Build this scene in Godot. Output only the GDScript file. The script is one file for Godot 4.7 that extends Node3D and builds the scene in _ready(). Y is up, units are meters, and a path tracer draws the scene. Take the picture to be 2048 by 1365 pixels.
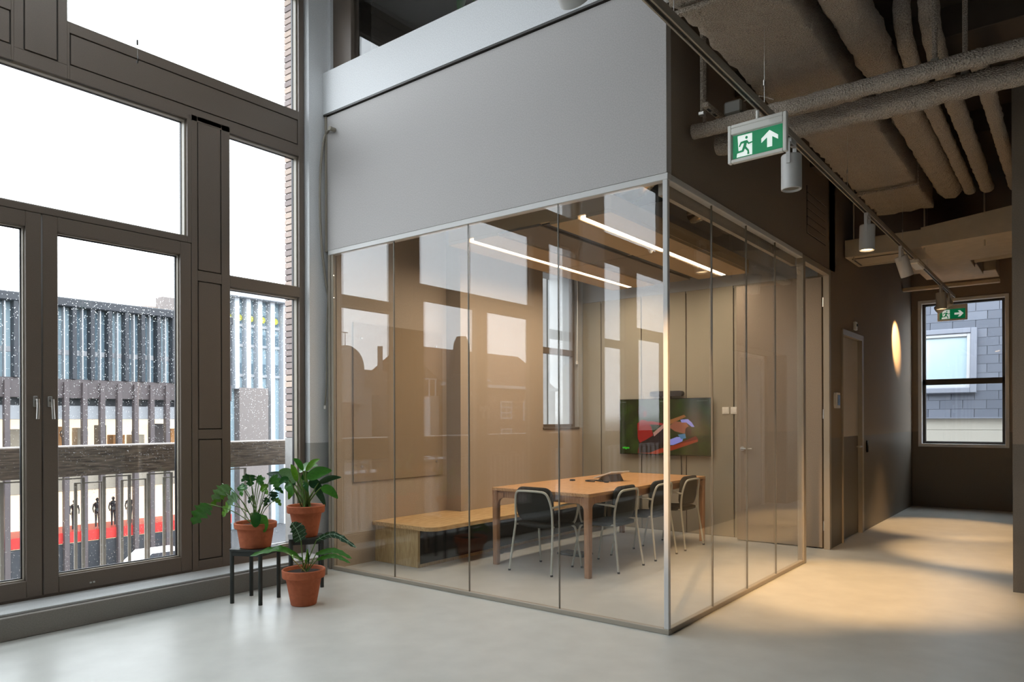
extends Node3D
# An office hall with a glazed meeting room. Camera at the origin, 1.4 m above the floor; -z runs down the corridor, the window wall is the plane x = XF.

const ZG := -4.32     # front glass of the meeting room
const XR := -2.09     # corridor glass of the meeting room and corridor wall
const XF := -5.68     # inner face of the window frames
const ZB := -8.346    # back wall of the meeting room
const DATUM := 1.19   # height where the wall paint changes
const FPX := 1447.0
const HPX := 840.0
const RAFT_E := 2.2

var M := {}
var used := {}
var rng := RandomNumberGenerator.new()
var counts := {"window": 0, "door": 0, "trim": 0}
var cam_basis := Basis()

# ---------------------------------------------------------------- pixels to directions
func ray(px: float, py: float) -> Vector3:
	return cam_basis * Vector3((px - 1024.0) / FPX, -(py - HPX) / FPX, -1.0)
func at_depth(px: float, py: float, d: float) -> Vector3:
	return Vector3(0, 1.4, 0) + ray(px, py) * d
func on_x(px: float, py: float, x: float) -> Vector3:
	var r := ray(px, py)
	return Vector3(0, 1.4, 0) + r * (x / r.x)
func mirrored_on_x(px: float, py: float, x: float) -> Vector3:   # what the front glass mirrors at that pixel, on the plane x
	var p := on_x(px, py, x)
	return Vector3(p.x, p.y, 2.0 * ZG - p.z)

# ---------------------------------------------------------------- nodes
func numbered(n: String) -> String:
	if not used.has(n):
		used[n] = 0
		return n
	used[n] += 1
	return "%s_%03d" % [n, used[n]]
func thing(called: String, label: String, category: String, pos := Vector3.ZERO, turn := 0.0, group := "") -> Node3D:
	var o := Node3D.new()
	o.name = numbered(called)
	add_child(o)
	o.position = pos
	o.rotation.y = turn
	o.set_meta("label", label)
	o.set_meta("category", category)
	if group: o.set_meta("group", group)
	return o
func setting(called: String) -> Node3D:
	var o := Node3D.new()
	o.name = numbered(called)
	add_child(o)
	o.set_meta("kind", "structure")
	return o
func next(kind: String) -> String:
	counts[kind] += 1
	return "%s_%d" % [kind, counts[kind]]
func part(parent: Node, called: String, st: SurfaceTool, m: Material, pos := Vector3.ZERO) -> MeshInstance3D:
	var o := MeshInstance3D.new()
	o.name = called
	o.mesh = done(st)
	o.material_override = m
	parent.add_child(o, true)
	o.position = pos
	return o
func share(parent: Node, called: String, mesh: Mesh, m: Material, xf: Transform3D) -> MeshInstance3D:
	var o := MeshInstance3D.new()
	o.name = called
	o.mesh = mesh
	o.material_override = m
	parent.add_child(o, true)
	o.transform = xf
	return o
func copy_of(root: Node3D, label: String, pos: Vector3, turn: float, group := "") -> Node3D:
	var base := String(root.name)
	var c: Node3D = root.duplicate()
	c.name = numbered(base)
	add_child(c)
	c.position = pos
	c.rotation.y = turn
	c.set_meta("label", label)
	if group: c.set_meta("group", group)
	return c

# ---------------------------------------------------------------- meshes
func begin() -> SurfaceTool:
	var st := SurfaceTool.new()
	st.begin(Mesh.PRIMITIVE_TRIANGLES)
	st.set_smooth_group(-1)
	return st
func done(st: SurfaceTool) -> ArrayMesh:
	st.index()
	st.generate_normals()
	return st.commit()
func tri(st: SurfaceTool, a: Vector3, b: Vector3, c: Vector3) -> void:   # counter-clockwise from outside
	st.add_vertex(a)
	st.add_vertex(c)
	st.add_vertex(b)
func quad(st: SurfaceTool, a: Vector3, b: Vector3, c: Vector3, d: Vector3) -> void:
	tri(st, a, b, c)
	tri(st, a, c, d)
func box(st: SurfaceTool, a: Vector3, b: Vector3, bev := 0.0) -> void:
	var lo := Vector3(minf(a.x, b.x), minf(a.y, b.y), minf(a.z, b.z))
	var hi := Vector3(maxf(a.x, b.x), maxf(a.y, b.y), maxf(a.z, b.z))
	st.set_smooth_group(-1)
	bev = minf(bev, 0.49 * minf(hi.x - lo.x, minf(hi.y - lo.y, hi.z - lo.z)))
	if bev <= 0.0:
		var c := []
		for i in 8: c.append(Vector3(hi.x if i & 1 else lo.x, hi.y if i & 2 else lo.y, hi.z if i & 4 else lo.z))
		quad(st, c[0], c[4], c[6], c[2]); quad(st, c[1], c[3], c[7], c[5])
		quad(st, c[0], c[1], c[5], c[4]); quad(st, c[2], c[6], c[7], c[3])
		quad(st, c[0], c[2], c[3], c[1]); quad(st, c[4], c[5], c[7], c[6])
		return
	var mid := (lo + hi) / 2.0
	# corner vertices v[i][axis]: the corner moved inwards on the other two axes
	var v := []
	for i in 8:
		var s := Vector3(1 if i & 1 else -1, 1 if i & 2 else -1, 1 if i & 4 else -1)
		var h := (hi - lo) / 2.0
		var w := []
		for ax in 3:
			var p := Vector3.ZERO
			for k in 3: p[k] = mid[k] + s[k] * (h[k] - (0.0 if k == ax else bev))
			w.append(p)
		v.append(w)
	var faces := [[0, [0, 4, 6, 2]], [0, [1, 3, 7, 5]], [1, [0, 1, 5, 4]], [1, [2, 6, 7, 3]], [2, [0, 2, 3, 1]], [2, [4, 5, 7, 6]]]
	for f in faces:
		var ax: int = f[0]
		var q: Array = f[1]
		quad(st, v[q[0]][ax], v[q[1]][ax], v[q[2]][ax], v[q[3]][ax])
	for i in 8:
		for k in 3:
			var j := i | (1 << k)
			if j == i: continue
			var p := (k + 1) % 3
			var r := (k + 2) % 3
			var a0: Vector3 = v[i][p]
			var a1: Vector3 = v[j][p]
			var b1: Vector3 = v[j][r]
			var b0: Vector3 = v[i][r]
			oriented(st, [a0, a1, b1, b0], mid)
		oriented(st, [v[i][0], v[i][1], v[i][2]], mid)
func oriented(st: SurfaceTool, p: Array, mid: Vector3) -> void:   # a small convex face, turned away from mid
	var n: Vector3 = (p[1] - p[0]).cross(p[2] - p[0])
	var c := Vector3.ZERO
	for x in p: c += x
	if n.dot(c / p.size() - mid) < 0.0: p = reversed(p)
	tri(st, p[0], p[1], p[2])
	if p.size() == 4: tri(st, p[0], p[2], p[3])
func reversed(p: Array) -> Array:
	var q := p.duplicate()
	q.reverse()
	return q
func frame_x(st: SurfaceTool, x0: float, x1: float, y0: float, y1: float, z0: float, z1: float, wl: float, wr: float, wb: float, wt: float, bev := 0.003) -> void:
	# a rectangular frame in a plane of constant x: z0 < z1 outer edges; widths at the z0 side, the z1 side, below and above
	box(st, Vector3(x0, y0, z0), Vector3(x1, y1, z0 + wl), bev)
	box(st, Vector3(x0, y0, z1 - wr), Vector3(x1, y1, z1), bev)
	if wb > 0.0: box(st, Vector3(x0, y0, z0 + wl), Vector3(x1, y0 + wb, z1 - wr), bev)
	if wt > 0.0: box(st, Vector3(x0, y1 - wt, z0 + wl), Vector3(x1, y1, z1 - wr), bev)
func frame_z(st: SurfaceTool, z0: float, z1: float, y0: float, y1: float, x0: float, x1: float, w: float, bev := 0.003) -> void:
	box(st, Vector3(x0, y0, z0), Vector3(x0 + w, y1, z1), bev)
	box(st, Vector3(x1 - w, y0, z0), Vector3(x1, y1, z1), bev)
	box(st, Vector3(x0 + w, y0, z0), Vector3(x1 - w, y0 + w, z1), bev)
	box(st, Vector3(x0 + w, y1 - w, z0), Vector3(x1 - w, y1, z1), bev)
func tube(st: SurfaceTool, pts: Array, r, sides := 10, caps := true, wob := 0.0, noise: FastNoiseLite = null) -> void:
	# a round bar along pts; r a number or one number for each point
	st.set_smooth_group(0)
	var rings := []
	var n := pts.size()
	var up := Vector3.UP
	var prev := Vector3.ZERO
	for i in n:
		var t: Vector3 = (pts[mini(i + 1, n - 1)] - pts[maxi(i - 1, 0)]).normalized()
		if i == 0:
			up = Vector3.RIGHT if absf(t.y) > 0.9 else Vector3.UP
			up = (up - t * up.dot(t)).normalized()
		else:
			up = (up - t * up.dot(t)).normalized()
		var side := t.cross(up)
		var rad: float = r[i] if r is Array else r
		var ring := []
		for k in sides:
			var a := TAU * k / sides
			var dir := up * cos(a) + side * sin(a)
			var q := rad
			if noise: q += wob * noise.get_noise_3dv((pts[i] + dir * rad) * 1.0)
			ring.append(pts[i] + dir * q)
		rings.append(ring)
		prev = t
	for i in n - 1:
		for k in sides:
			var k2 := (k + 1) % sides
			quad(st, rings[i][k], rings[i + 1][k], rings[i + 1][k2], rings[i][k2])
	if caps:
		st.set_smooth_group(-1)
		for k in range(1, sides - 1):
			tri(st, rings[0][0], rings[0][k], rings[0][k + 1])
			tri(st, rings[n - 1][0], rings[n - 1][k + 1], rings[n - 1][k])
func lathe(st: SurfaceTool, prof: Array, seg := 32, o := Vector3.ZERO, smooth := true) -> void:
	# prof: Vector2(radius, height) from the bottom of the outside upwards
	for i in prof.size() - 1:
		var a: Vector2 = prof[i]
		var b: Vector2 = prof[i + 1]
		st.set_smooth_group(i if smooth else -1)
		for k in seg:
			var t0 := TAU * k / seg
			var t1 := TAU * (k + 1) / seg
			var p0 := o + Vector3(a.x * cos(t0), a.y, a.x * sin(t0))
			var p1 := o + Vector3(a.x * cos(t1), a.y, a.x * sin(t1))
			var q0 := o + Vector3(b.x * cos(t0), b.y, b.x * sin(t0))
			var q1 := o + Vector3(b.x * cos(t1), b.y, b.x * sin(t1))
			if a.x > 1e-6: tri(st, p0, q1, p1)
			if b.x > 1e-6: tri(st, p0, q0, q1)
func rounded_rect(w: float, h: float, r: float, n := 5) -> PackedVector2Array:
	var p := PackedVector2Array()
	for c in 4:
		var cx: float = (w / 2 - r) * [1, -1, -1, 1][c]
		var cy: float = (h / 2 - r) * [1, 1, -1, -1][c]
		for k in n + 1:
			var a := PI / 2 * (c + float(k) / n)
			p.append(Vector2(cx + r * cos(a), cy + r * sin(a)))
	return p
func prism(st: SurfaceTool, poly: PackedVector2Array, o: Vector3, u: Vector3, v: Vector3, w: Vector3) -> void:
	# poly in the plane (u, v) at o, thickened by the vector w (w along u x v)
	var p := poly.duplicate()
	if Geometry2D.is_polygon_clockwise(p): p.reverse()
	var ids := Geometry2D.triangulate_polygon(p)
	st.set_smooth_group(-1)
	var f := func(q: Vector2) -> Vector3: return o + u * q.x + v * q.y
	for i in range(0, ids.size(), 3):
		var a: Vector3 = f.call(p[ids[i]])
		var b: Vector3 = f.call(p[ids[i + 1]])
		var c: Vector3 = f.call(p[ids[i + 2]])
		if (b - a).cross(c - a).dot(w) < 0.0:
			var t := b; b = c; c = t
		tri(st, a + w, b + w, c + w)
		tri(st, a, c, b)
	var flip := u.cross(v).dot(w) < 0.0
	for i in p.size():
		var a: Vector3 = f.call(p[i])
		var b: Vector3 = f.call(p[(i + 1) % p.size()])
		if flip: quad(st, b, a, a + w, b + w)
		else: quad(st, a, b, b + w, a + w)
func disc(st: SurfaceTool, o: Vector3, r: float, up: bool, seg := 24) -> void:
	st.set_smooth_group(-1)
	for k in seg:
		var a := Vector3(cos(TAU * k / seg), 0, sin(TAU * k / seg)) * r
		var b := Vector3(cos(TAU * (k + 1) / seg), 0, sin(TAU * (k + 1) / seg)) * r
		if up: tri(st, o, o + b, o + a)
		else: tri(st, o, o + a, o + b)
func curve(pts: Array, n: int) -> Array:   # a smooth line through pts
	var out := []
	var m := pts.size()
	for i in m - 1:
		var p0: Vector3 = pts[maxi(i - 1, 0)]
		var p1: Vector3 = pts[i]
		var p2: Vector3 = pts[i + 1]
		var p3: Vector3 = pts[mini(i + 2, m - 1)]
		for k in n:
			var t := float(k) / n
			out.append(p1.cubic_interpolate(p2, p0, p3, t))
	out.append(pts[m - 1])
	return out

# ---------------------------------------------------------------- materials
func mat(called: String, c: Color, rough := 0.6, metal := 0.0) -> StandardMaterial3D:
	var m := StandardMaterial3D.new()
	m.resource_name = called
	m.albedo_color = c
	m.roughness = rough
	m.metallic = metal
	M[called] = m
	return m
func noise_tex(freq: float, c0: Color, c1: Color, size := 512, oct := 4, seed_ := 1, type := FastNoiseLite.TYPE_SIMPLEX_SMOOTH) -> NoiseTexture2D:
	var f := FastNoiseLite.new()
	f.noise_type = type
	f.frequency = freq
	f.fractal_octaves = oct
	f.seed = seed_
	var t := NoiseTexture2D.new()
	t.width = size
	t.height = size
	t.seamless = true
	t.noise = f
	var g := Gradient.new()
	g.set_color(0, c0)
	g.set_color(1, c1)
	t.color_ramp = g
	return t
func grey(v: float) -> Color:
	return Color(v, v, v)
func textured(m: StandardMaterial3D, t: Texture2D, scale: Vector3, world := true) -> StandardMaterial3D:
	m.albedo_texture = t
	m.uv1_triplanar = true
	m.uv1_world_triplanar = world
	m.uv1_scale = scale
	return m
func relief(m: StandardMaterial3D, t: Texture2D, cm: float) -> StandardMaterial3D:
	m.heightmap_enabled = true
	m.heightmap_texture = t
	m.heightmap_scale = cm
	return m
func glow(called: String, c: Color, e: float) -> StandardMaterial3D:
	var m := mat(called, c, 0.5)
	m.emission_enabled = true
	m.emission = c
	m.emission_energy_multiplier = e
	return m
func pane(called: String, c: Color, a: float, rough := 0.0) -> StandardMaterial3D:
	var m := mat(called, Color(c.r, c.g, c.b, a), rough)
	m.transparency = BaseMaterial3D.TRANSPARENCY_ALPHA
	return m

func make_materials() -> void:
	var fine := noise_tex(0.08, grey(0.9), grey(1.0), 512, 3, 3)
	var speck := noise_tex(0.35, grey(0.72), grey(1.0), 512, 2, 5)
	var cloudy := noise_tex(0.012, grey(0.94), grey(1.0), 512, 4, 7)
	var lumps := noise_tex(0.05, grey(0.0), grey(1.0), 512, 4, 9)
	var grain := noise_tex(0.02, Color(0.80, 0.74, 0.66), Color(1, 1, 1), 512, 5, 11)
	var streak := noise_tex(0.02, Color(0.45, 0.42, 0.40), Color(1, 0.98, 0.95), 512, 5, 13)
	textured(mat("floor", Color(0.73, 0.735, 0.715), 0.36), cloudy, Vector3(0.5, 0.5, 0.5))
	M.floor.metallic_specular = 0.5
	textured(mat("paint_taupe", Color(0.74, 0.725, 0.715), 0.75), fine, Vector3(2, 2, 2))
	textured(mat("paint_taupe_low", Color(0.55, 0.53, 0.505), 0.6), fine, Vector3(2, 2, 2))
	textured(mat("paint_taupe_dim", Color(0.56, 0.51, 0.455), 0.75), fine, Vector3(2, 2, 2))  # taupe paint darkened and warmed to carry the dim corridor light
	textured(mat("paint_corridor_low", Color(0.44, 0.41, 0.37), 0.5), fine, Vector3(2, 2, 2))
	textured(mat("paint_white", Color(0.9, 0.905, 0.91), 0.7), fine, Vector3(2, 2, 2))
	textured(mat("paint_pale", Color(0.70, 0.71, 0.71), 0.6), fine, Vector3(2, 2, 2))
	textured(mat("lining", Color(0.7, 0.64, 0.57), 0.7), fine, Vector3(2, 2, 2))
	textured(mat("felt", Color(0.68, 0.65, 0.585), 0.95), speck, Vector3(3, 3, 3))
	mat("groove", Color(0.16, 0.13, 0.10), 0.9)
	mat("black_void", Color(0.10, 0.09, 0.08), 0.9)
	textured(mat("bronze", Color(0.43, 0.38, 0.335), 0.42), fine, Vector3(3, 3, 3))
	mat("bronze_dark", Color(0.20, 0.18, 0.16), 0.5)
	mat("gasket", Color(0.09, 0.09, 0.11), 0.5)
	mat("steel", Color(0.75, 0.74, 0.72), 0.3, 0.9)
	mat("alu_white", Color(0.78, 0.775, 0.765), 0.4)
	mat("alu_sand", Color(0.60, 0.565, 0.51), 0.4)
	pane("window_glass", Color(0.6, 0.7, 0.7), 0.02)
	pane("room_glass", Color(0.28, 0.26, 0.22), 0.03)
	M.room_glass.metallic_specular = 0.46
	mat("terracotta", Color(0.73, 0.40, 0.255), 0.8)
	textured(M.terracotta, noise_tex(0.03, Color(0.86, 0.84, 0.82), Color(1, 1, 1), 256, 4, 17), Vector3(3, 3, 3), false)
	mat("soil", Color(0.13, 0.095, 0.07), 1.0)
	relief(M.soil, lumps, 1.0)
	mat("stool", Color(0.155, 0.17, 0.16), 0.45)
	var leafc := [Color(0.27, 0.52, 0.16), Color(0.17, 0.40, 0.17), Color(0.42, 0.62, 0.16), Color(0.12, 0.29, 0.18), Color(0.50, 0.64, 0.46)]
	for i in 5:
		var l := mat("leaf%d" % i, leafc[i], 0.32)
		textured(l, noise_tex(0.03, grey(0.75), grey(1.0), 256, 3, 20 + i), Vector3(6, 6, 6), false)
		l.backlight_enabled = true
		l.backlight = Color(0.35, 0.5, 0.1)
	mat("vein", Color(0.62, 0.74, 0.64), 0.5)
	mat("petiole", Color(0.33, 0.45, 0.18), 0.6)
	mat("sheath", Color(0.62, 0.55, 0.28), 0.7)
	textured(mat("oak", Color(0.82, 0.645, 0.45), 0.42), grain, Vector3(5, 5, 0.45))
	textured(mat("oak_leg", Color(0.70, 0.535, 0.40), 0.5), grain, Vector3(6, 0.5, 6))
	textured(mat("ply", Color(0.86, 0.74, 0.55), 0.45), grain, Vector3(3, 3, 0.5))
	textured(mat("ply_side", Color(0.80, 0.72, 0.55), 0.5), grain, Vector3(5, 0.5, 5))
	mat("gloss_black", Color(0.055, 0.05, 0.05), 0.12)
	mat("chair_shell", Color(0.12, 0.13, 0.115), 0.55)
	textured(mat("chair_pad", Color(0.15, 0.155, 0.14), 0.9), speck, Vector3(5, 5, 5), false)
	mat("chair_tube", Color(0.70, 0.70, 0.655), 0.4)
	mat("rubber", Color(0.07, 0.07, 0.07), 0.8)
	mat("cable", Color(0.09, 0.09, 0.09), 0.6)
	mat("hose", Color(0.56, 0.53, 0.48), 0.5)
	mat("plastic_white", Color(0.86, 0.85, 0.82), 0.35)
	mat("plastic_grey", Color(0.42, 0.40, 0.36), 0.4)
	mat("screen_black", Color(0.02, 0.02, 0.02), 0.15)
	textured(mat("raft", Color(0.72, 0.63, 0.50), 0.8), fine, Vector3(3, 3, 3))
	textured(mat("raft_grey", Color(0.56, 0.52, 0.47), 0.85), speck, Vector3(3, 3, 3))
	mat("foil", Color(0.80, 0.80, 0.78), 0.22, 1.0)
	textured(mat("spray", Color(0.84, 0.78, 0.71), 1.0), noise_tex(0.12, grey(0.62), grey(1.0), 512, 4, 31), Vector3(1.6, 1.6, 1.6))
	relief(M.spray, noise_tex(0.1, grey(0.0), grey(1.0), 512, 4, 33), 1.6)
	textured(mat("slab", Color(0.30, 0.255, 0.215), 0.95), cloudy, Vector3(1, 1, 1))
	textured(mat("duct_plain", Color(0.76, 0.70, 0.61), 0.7), cloudy, Vector3(1, 1, 1))
	glow("sign_green", Color(0.0, 0.50, 0.31), 0.35)
	glow("sign_white", Color(0.93, 0.97, 0.94), 0.45)
	glow("led_strip", Color(1.0, 0.93, 0.82), 5.0)
	glow("lamp_glow", Color(1.0, 0.86, 0.66), 5.0)
	# outdoors
	textured(mat("stone_beam", Color(0.6, 0.535, 0.48), 0.45), streak, Vector3(2.2, 5, 0.5))
	textured(mat("stone_pale", Color(0.62, 0.61, 0.6), 0.8), cloudy, Vector3(2, 2, 2))
	for i in 4:
		textured(mat("brick%d" % i, Color.from_hsv(0.03 + 0.012 * i, 0.12 + 0.02 * i, 0.58 + 0.06 * i), 0.85), fine, Vector3(6, 6, 6))
	mat("mortar", Color(0.26, 0.25, 0.245), 0.95)
	mat("rail_bar", Color(0.62, 0.59, 0.55), 0.4)
	for i in 4:
		textured(mat("slate%d" % i, Color(0.30 + 0.025 * i, 0.325 + 0.025 * i, 0.38 + 0.025 * i), 0.55), fine, Vector3(4, 4, 4))
	mat("lead_grey", Color(0.45, 0.47, 0.52), 0.5)
	mat("siding", Color(0.68, 0.665, 0.63), 0.6)
	mat("facade_brown", Color(0.27, 0.235, 0.24), 0.5)
	mat("facade_dark", Color(0.13, 0.14, 0.17), 0.5)
	mat("facade_white", Color(0.66, 0.67, 0.69), 0.6)
	mat("facade_stone", Color(0.45, 0.42, 0.41), 0.8)
	mat("facade_glass", Color(0.42, 0.5, 0.55), 0.08)
	mat("facade_glass_pale", Color(0.6, 0.68, 0.72), 0.15)
	mat("roof_brown", Color(0.42, 0.37, 0.34), 0.8)
	textured(mat("house_brick", Color(0.33, 0.22, 0.175), 0.9), fine, Vector3(1, 1, 1))
	textured(mat("house_brick_dark", Color(0.23, 0.175, 0.15), 0.9), fine, Vector3(1, 1, 1))
	textured(mat("house_roof", Color(0.35, 0.25, 0.21), 0.85), fine, Vector3(1, 1, 1))
	mat("street", Color(0.3, 0.3, 0.31), 0.5)
	mat("shop_cream", Color(0.66, 0.62, 0.56), 0.7)
	glow("shop_back_glow", Color(1.0, 0.93, 0.80), 1.3)  # glow of lit shop interiors, put into their back wall
	mat("shop_wood", Color(0.70, 0.50, 0.30), 0.6)
	mat("red", Color(0.7, 0.12, 0.1), 0.5)
	mat("yellow", Color(0.72, 0.71, 0.28), 0.5)
	mat("mannequin", Color(0.13, 0.13, 0.15), 0.5)
	mat("mannequin_pale", Color(0.85, 0.84, 0.82), 0.5)
	mat("car_white", Color(0.90, 0.90, 0.90), 0.25)
	var drop := mat("water", Color(1, 1, 1, 0.0), 0.0)
	drop.refraction_enabled = true
	drop.refraction_scale = 0.033

# ---------------------------------------------------------------- camera, sky, light
func make_view() -> void:
	var e := Environment.new()
	e.background_mode = Environment.BG_SKY
	var sm := ProceduralSkyMaterial.new()
	sm.sky_top_color = Color(0.94, 0.975, 1.0)
	sm.sky_horizon_color = Color(0.94, 0.97, 0.99)
	sm.ground_horizon_color = Color(0.45, 0.45, 0.45)
	sm.ground_bottom_color = Color(0.35, 0.35, 0.35)
	sm.sun_angle_max = 0.0
	e.sky = Sky.new()
	e.sky.sky_material = sm
	e.background_energy_multiplier = 7.0
	e.tonemap_mode = Environment.TONE_MAPPER_LINEAR
	e.tonemap_exposure = 1.0
	e.sdfgi_enabled = true
	e.ssao_enabled = true
	e.ssil_enabled = true
	var we := WorldEnvironment.new()
	we.name = "world_environment"
	we.environment = e
	add_child(we)
	var c := Camera3D.new()
	c.name = "camera"
	c.projection = Camera3D.PROJECTION_FRUSTUM
	c.near = 0.05
	c.far = 400.0
	c.size = 1365.0 / FPX * c.near
	c.frustum_offset = Vector2(0, (HPX - 682.5) / FPX * c.near)
	add_child(c)
	c.transform = Transform3D(cam_basis, Vector3(0, 1.4, 0))
	c.current = true
func spot(parent: Node3D, pos: Vector3, to: Vector3, energy: float, angle: float, c := Color(1.0, 0.83, 0.62), soft := 0.6) -> void:
	var l := SpotLight3D.new()
	l.name = "spot_light"
	l.light_energy = energy
	l.light_color = c
	l.spot_range = 30.0
	l.spot_attenuation = 2.0
	l.spot_angle = angle
	l.spot_angle_attenuation = soft
	l.light_size = 0.03
	l.shadow_enabled = true
	parent.add_child(l, true)
	l.global_transform = Transform3D(Basis.looking_at(to - pos, Vector3.RIGHT if absf((to - pos).normalized().y) > 0.95 else Vector3.UP), pos)

# ---------------------------------------------------------------- the room
func slab(called: String, a: Vector3, b: Vector3, m: Material, bev := 0.0) -> Node3D:
	var o := setting(called)
	var st := begin()
	box(st, a, b, bev)
	part(o, "surface", st, m)
	return o
func two_tone(called: String, a: Vector3, b: Vector3, up: Material, low: Material) -> Node3D:   # a wall painted in another tone below the datum
	var o := setting(called)
	var st := begin()
	box(st, Vector3(a.x, DATUM, a.z), b)
	part(o, "upper_paint", st, up)
	st = begin()
	box(st, a, Vector3(b.x, DATUM, b.z))
	part(o, "lower_paint", st, low)
	return o

func panelled(o: Node3D, y0: float, y1: float, z0: float, z1: float, panels: Array, x0 := XF - 0.1) -> void:
	# a bronze casing whose panels (each y0, y1, z0, z1) sit in real grooves
	var g := 0.009
	var ys := [y0, y1]
	var st := begin()
	box(st, Vector3(x0, y0, z0), Vector3(XF - 0.014, y1, z1))
	part(o, "groove_base", st, M.bronze_dark)
	st = begin()
	# rails between and round the panels; panels lie in one row, upwards or along z
	var along_y: bool = panels.size() < 2 or panels[1][0] >= panels[0][1]
	if along_y:
		var pz0: float = panels[0][2] - g
		var pz1: float = panels[0][3] + g
		box(st, Vector3(XF - 0.02, y0, z0), Vector3(XF, y1, pz0), 0.002)
		box(st, Vector3(XF - 0.02, y0, pz1), Vector3(XF, y1, z1), 0.002)
		var at := y0
		for p in panels:
			if p[0] - g > at: box(st, Vector3(XF - 0.02, at, pz0), Vector3(XF, p[0] - g, pz1), 0.002)
			at = p[1] + g
		if y1 > at: box(st, Vector3(XF - 0.02, at, pz0), Vector3(XF, y1, pz1), 0.002)
	part(o, "rail", st, M.bronze)
	for p in panels:
		var q := begin()
		box(q, Vector3(XF - 0.02, p[0], p[2]), Vector3(XF - 0.001, p[1], p[3]), 0.002)
		part(o, "panel", q, M.bronze)
func fixed_window(y0: float, y1: float, z0: float, z1: float, bead := 0.012) -> Node3D:
	var o := setting(next("window"))
	var st := begin()
	frame_x(st, XF - 0.075, XF - 0.03, y0 - 0.01, y1 + 0.01, z0 - 0.01, z1 + 0.01, bead + 0.01, bead + 0.01, bead + 0.01, bead + 0.01, 0.001)
	part(o, "glazing_bead", st, M.alu_sand)
	st = begin()
	frame_x(st, XF - 0.1, XF - 0.075, y0 - 0.01, y1 + 0.01, z0 - 0.01, z1 + 0.01, bead + 0.014, bead + 0.014, bead + 0.014, bead + 0.014, 0.001)
	part(o, "gasket", st, M.gasket)
	st = begin()
	box(st, Vector3(XF - 0.082, y0 + 0.002, z0 + 0.002), Vector3(XF - 0.076, y1 - 0.002, z1 - 0.002))
	part(o, "pane", st, M.window_glass)
	return o
func window_door(zc: float, s: float) -> void:   # one leaf; s = 1 towards -z
	var o := setting(next("door"))
	var za := zc - s * 0.004
	var zb := zc - s * 1.078
	var st := begin()
	frame_x(st, XF - 0.08, XF, 0.185, 2.845, minf(za, zb), maxf(za, zb), 0.09 if s > 0 else 0.096, 0.096 if s > 0 else 0.09, 0.118, 0.104, 0.004)
	part(o, "leaf_frame", st, M.bronze)
	var z0 := minf(zc - s * 0.10, zc - s * 0.988)
	var z1 := maxf(zc - s * 0.10, zc - s * 0.988)
	st = begin()
	frame_x(st, XF - 0.055, XF - 0.028, 0.303, 2.741, z0, z1, 0.009, 0.009, 0.009, 0.009, 0.001)
	part(o, "glazing_bead", st, M.alu_sand)
	st = begin()
	frame_x(st, XF - 0.075, XF - 0.055, 0.303, 2.741, z0, z1, 0.016, 0.016, 0.016, 0.016, 0.001)
	part(o, "gasket", st, M.gasket)
	st = begin()
	box(st, Vector3(XF - 0.064, 0.304, z0 + 0.002), Vector3(XF - 0.058, 2.74, z1 - 0.002))
	part(o, "pane", st, M.window_glass)
	# lever handle hanging down from its rose
	var hz := zc - s * 0.045
	st = begin()
	box(st, Vector3(XF, 1.50, hz - 0.014), Vector3(XF + 0.012, 1.575, hz + 0.014), 0.004)
	var h := part(o, "handle", st, M.steel)
	st = begin()
	tube(st, [Vector3(XF + 0.01, 1.545, hz), Vector3(XF + 0.05, 1.545, hz)], 0.009, 10)
	var tip := Vector3(XF + 0.058, 1.415, hz - s * 0.004)
	tube(st, [Vector3(XF + 0.05, 1.553, hz), Vector3(XF + 0.055, 1.50, hz), tip], 0.0095, 10)
	part(h, "lever", st, M.steel)
	st = begin()
	for k in 2: box(st, Vector3(XF, 0.215, zc - s * (0.30 + 0.022 * k)), Vector3(XF + 0.006, 0.227, zc - s * (0.315 + 0.022 * k)), 0.002)
	part(o, "drain_cap", st, M.steel)
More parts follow.
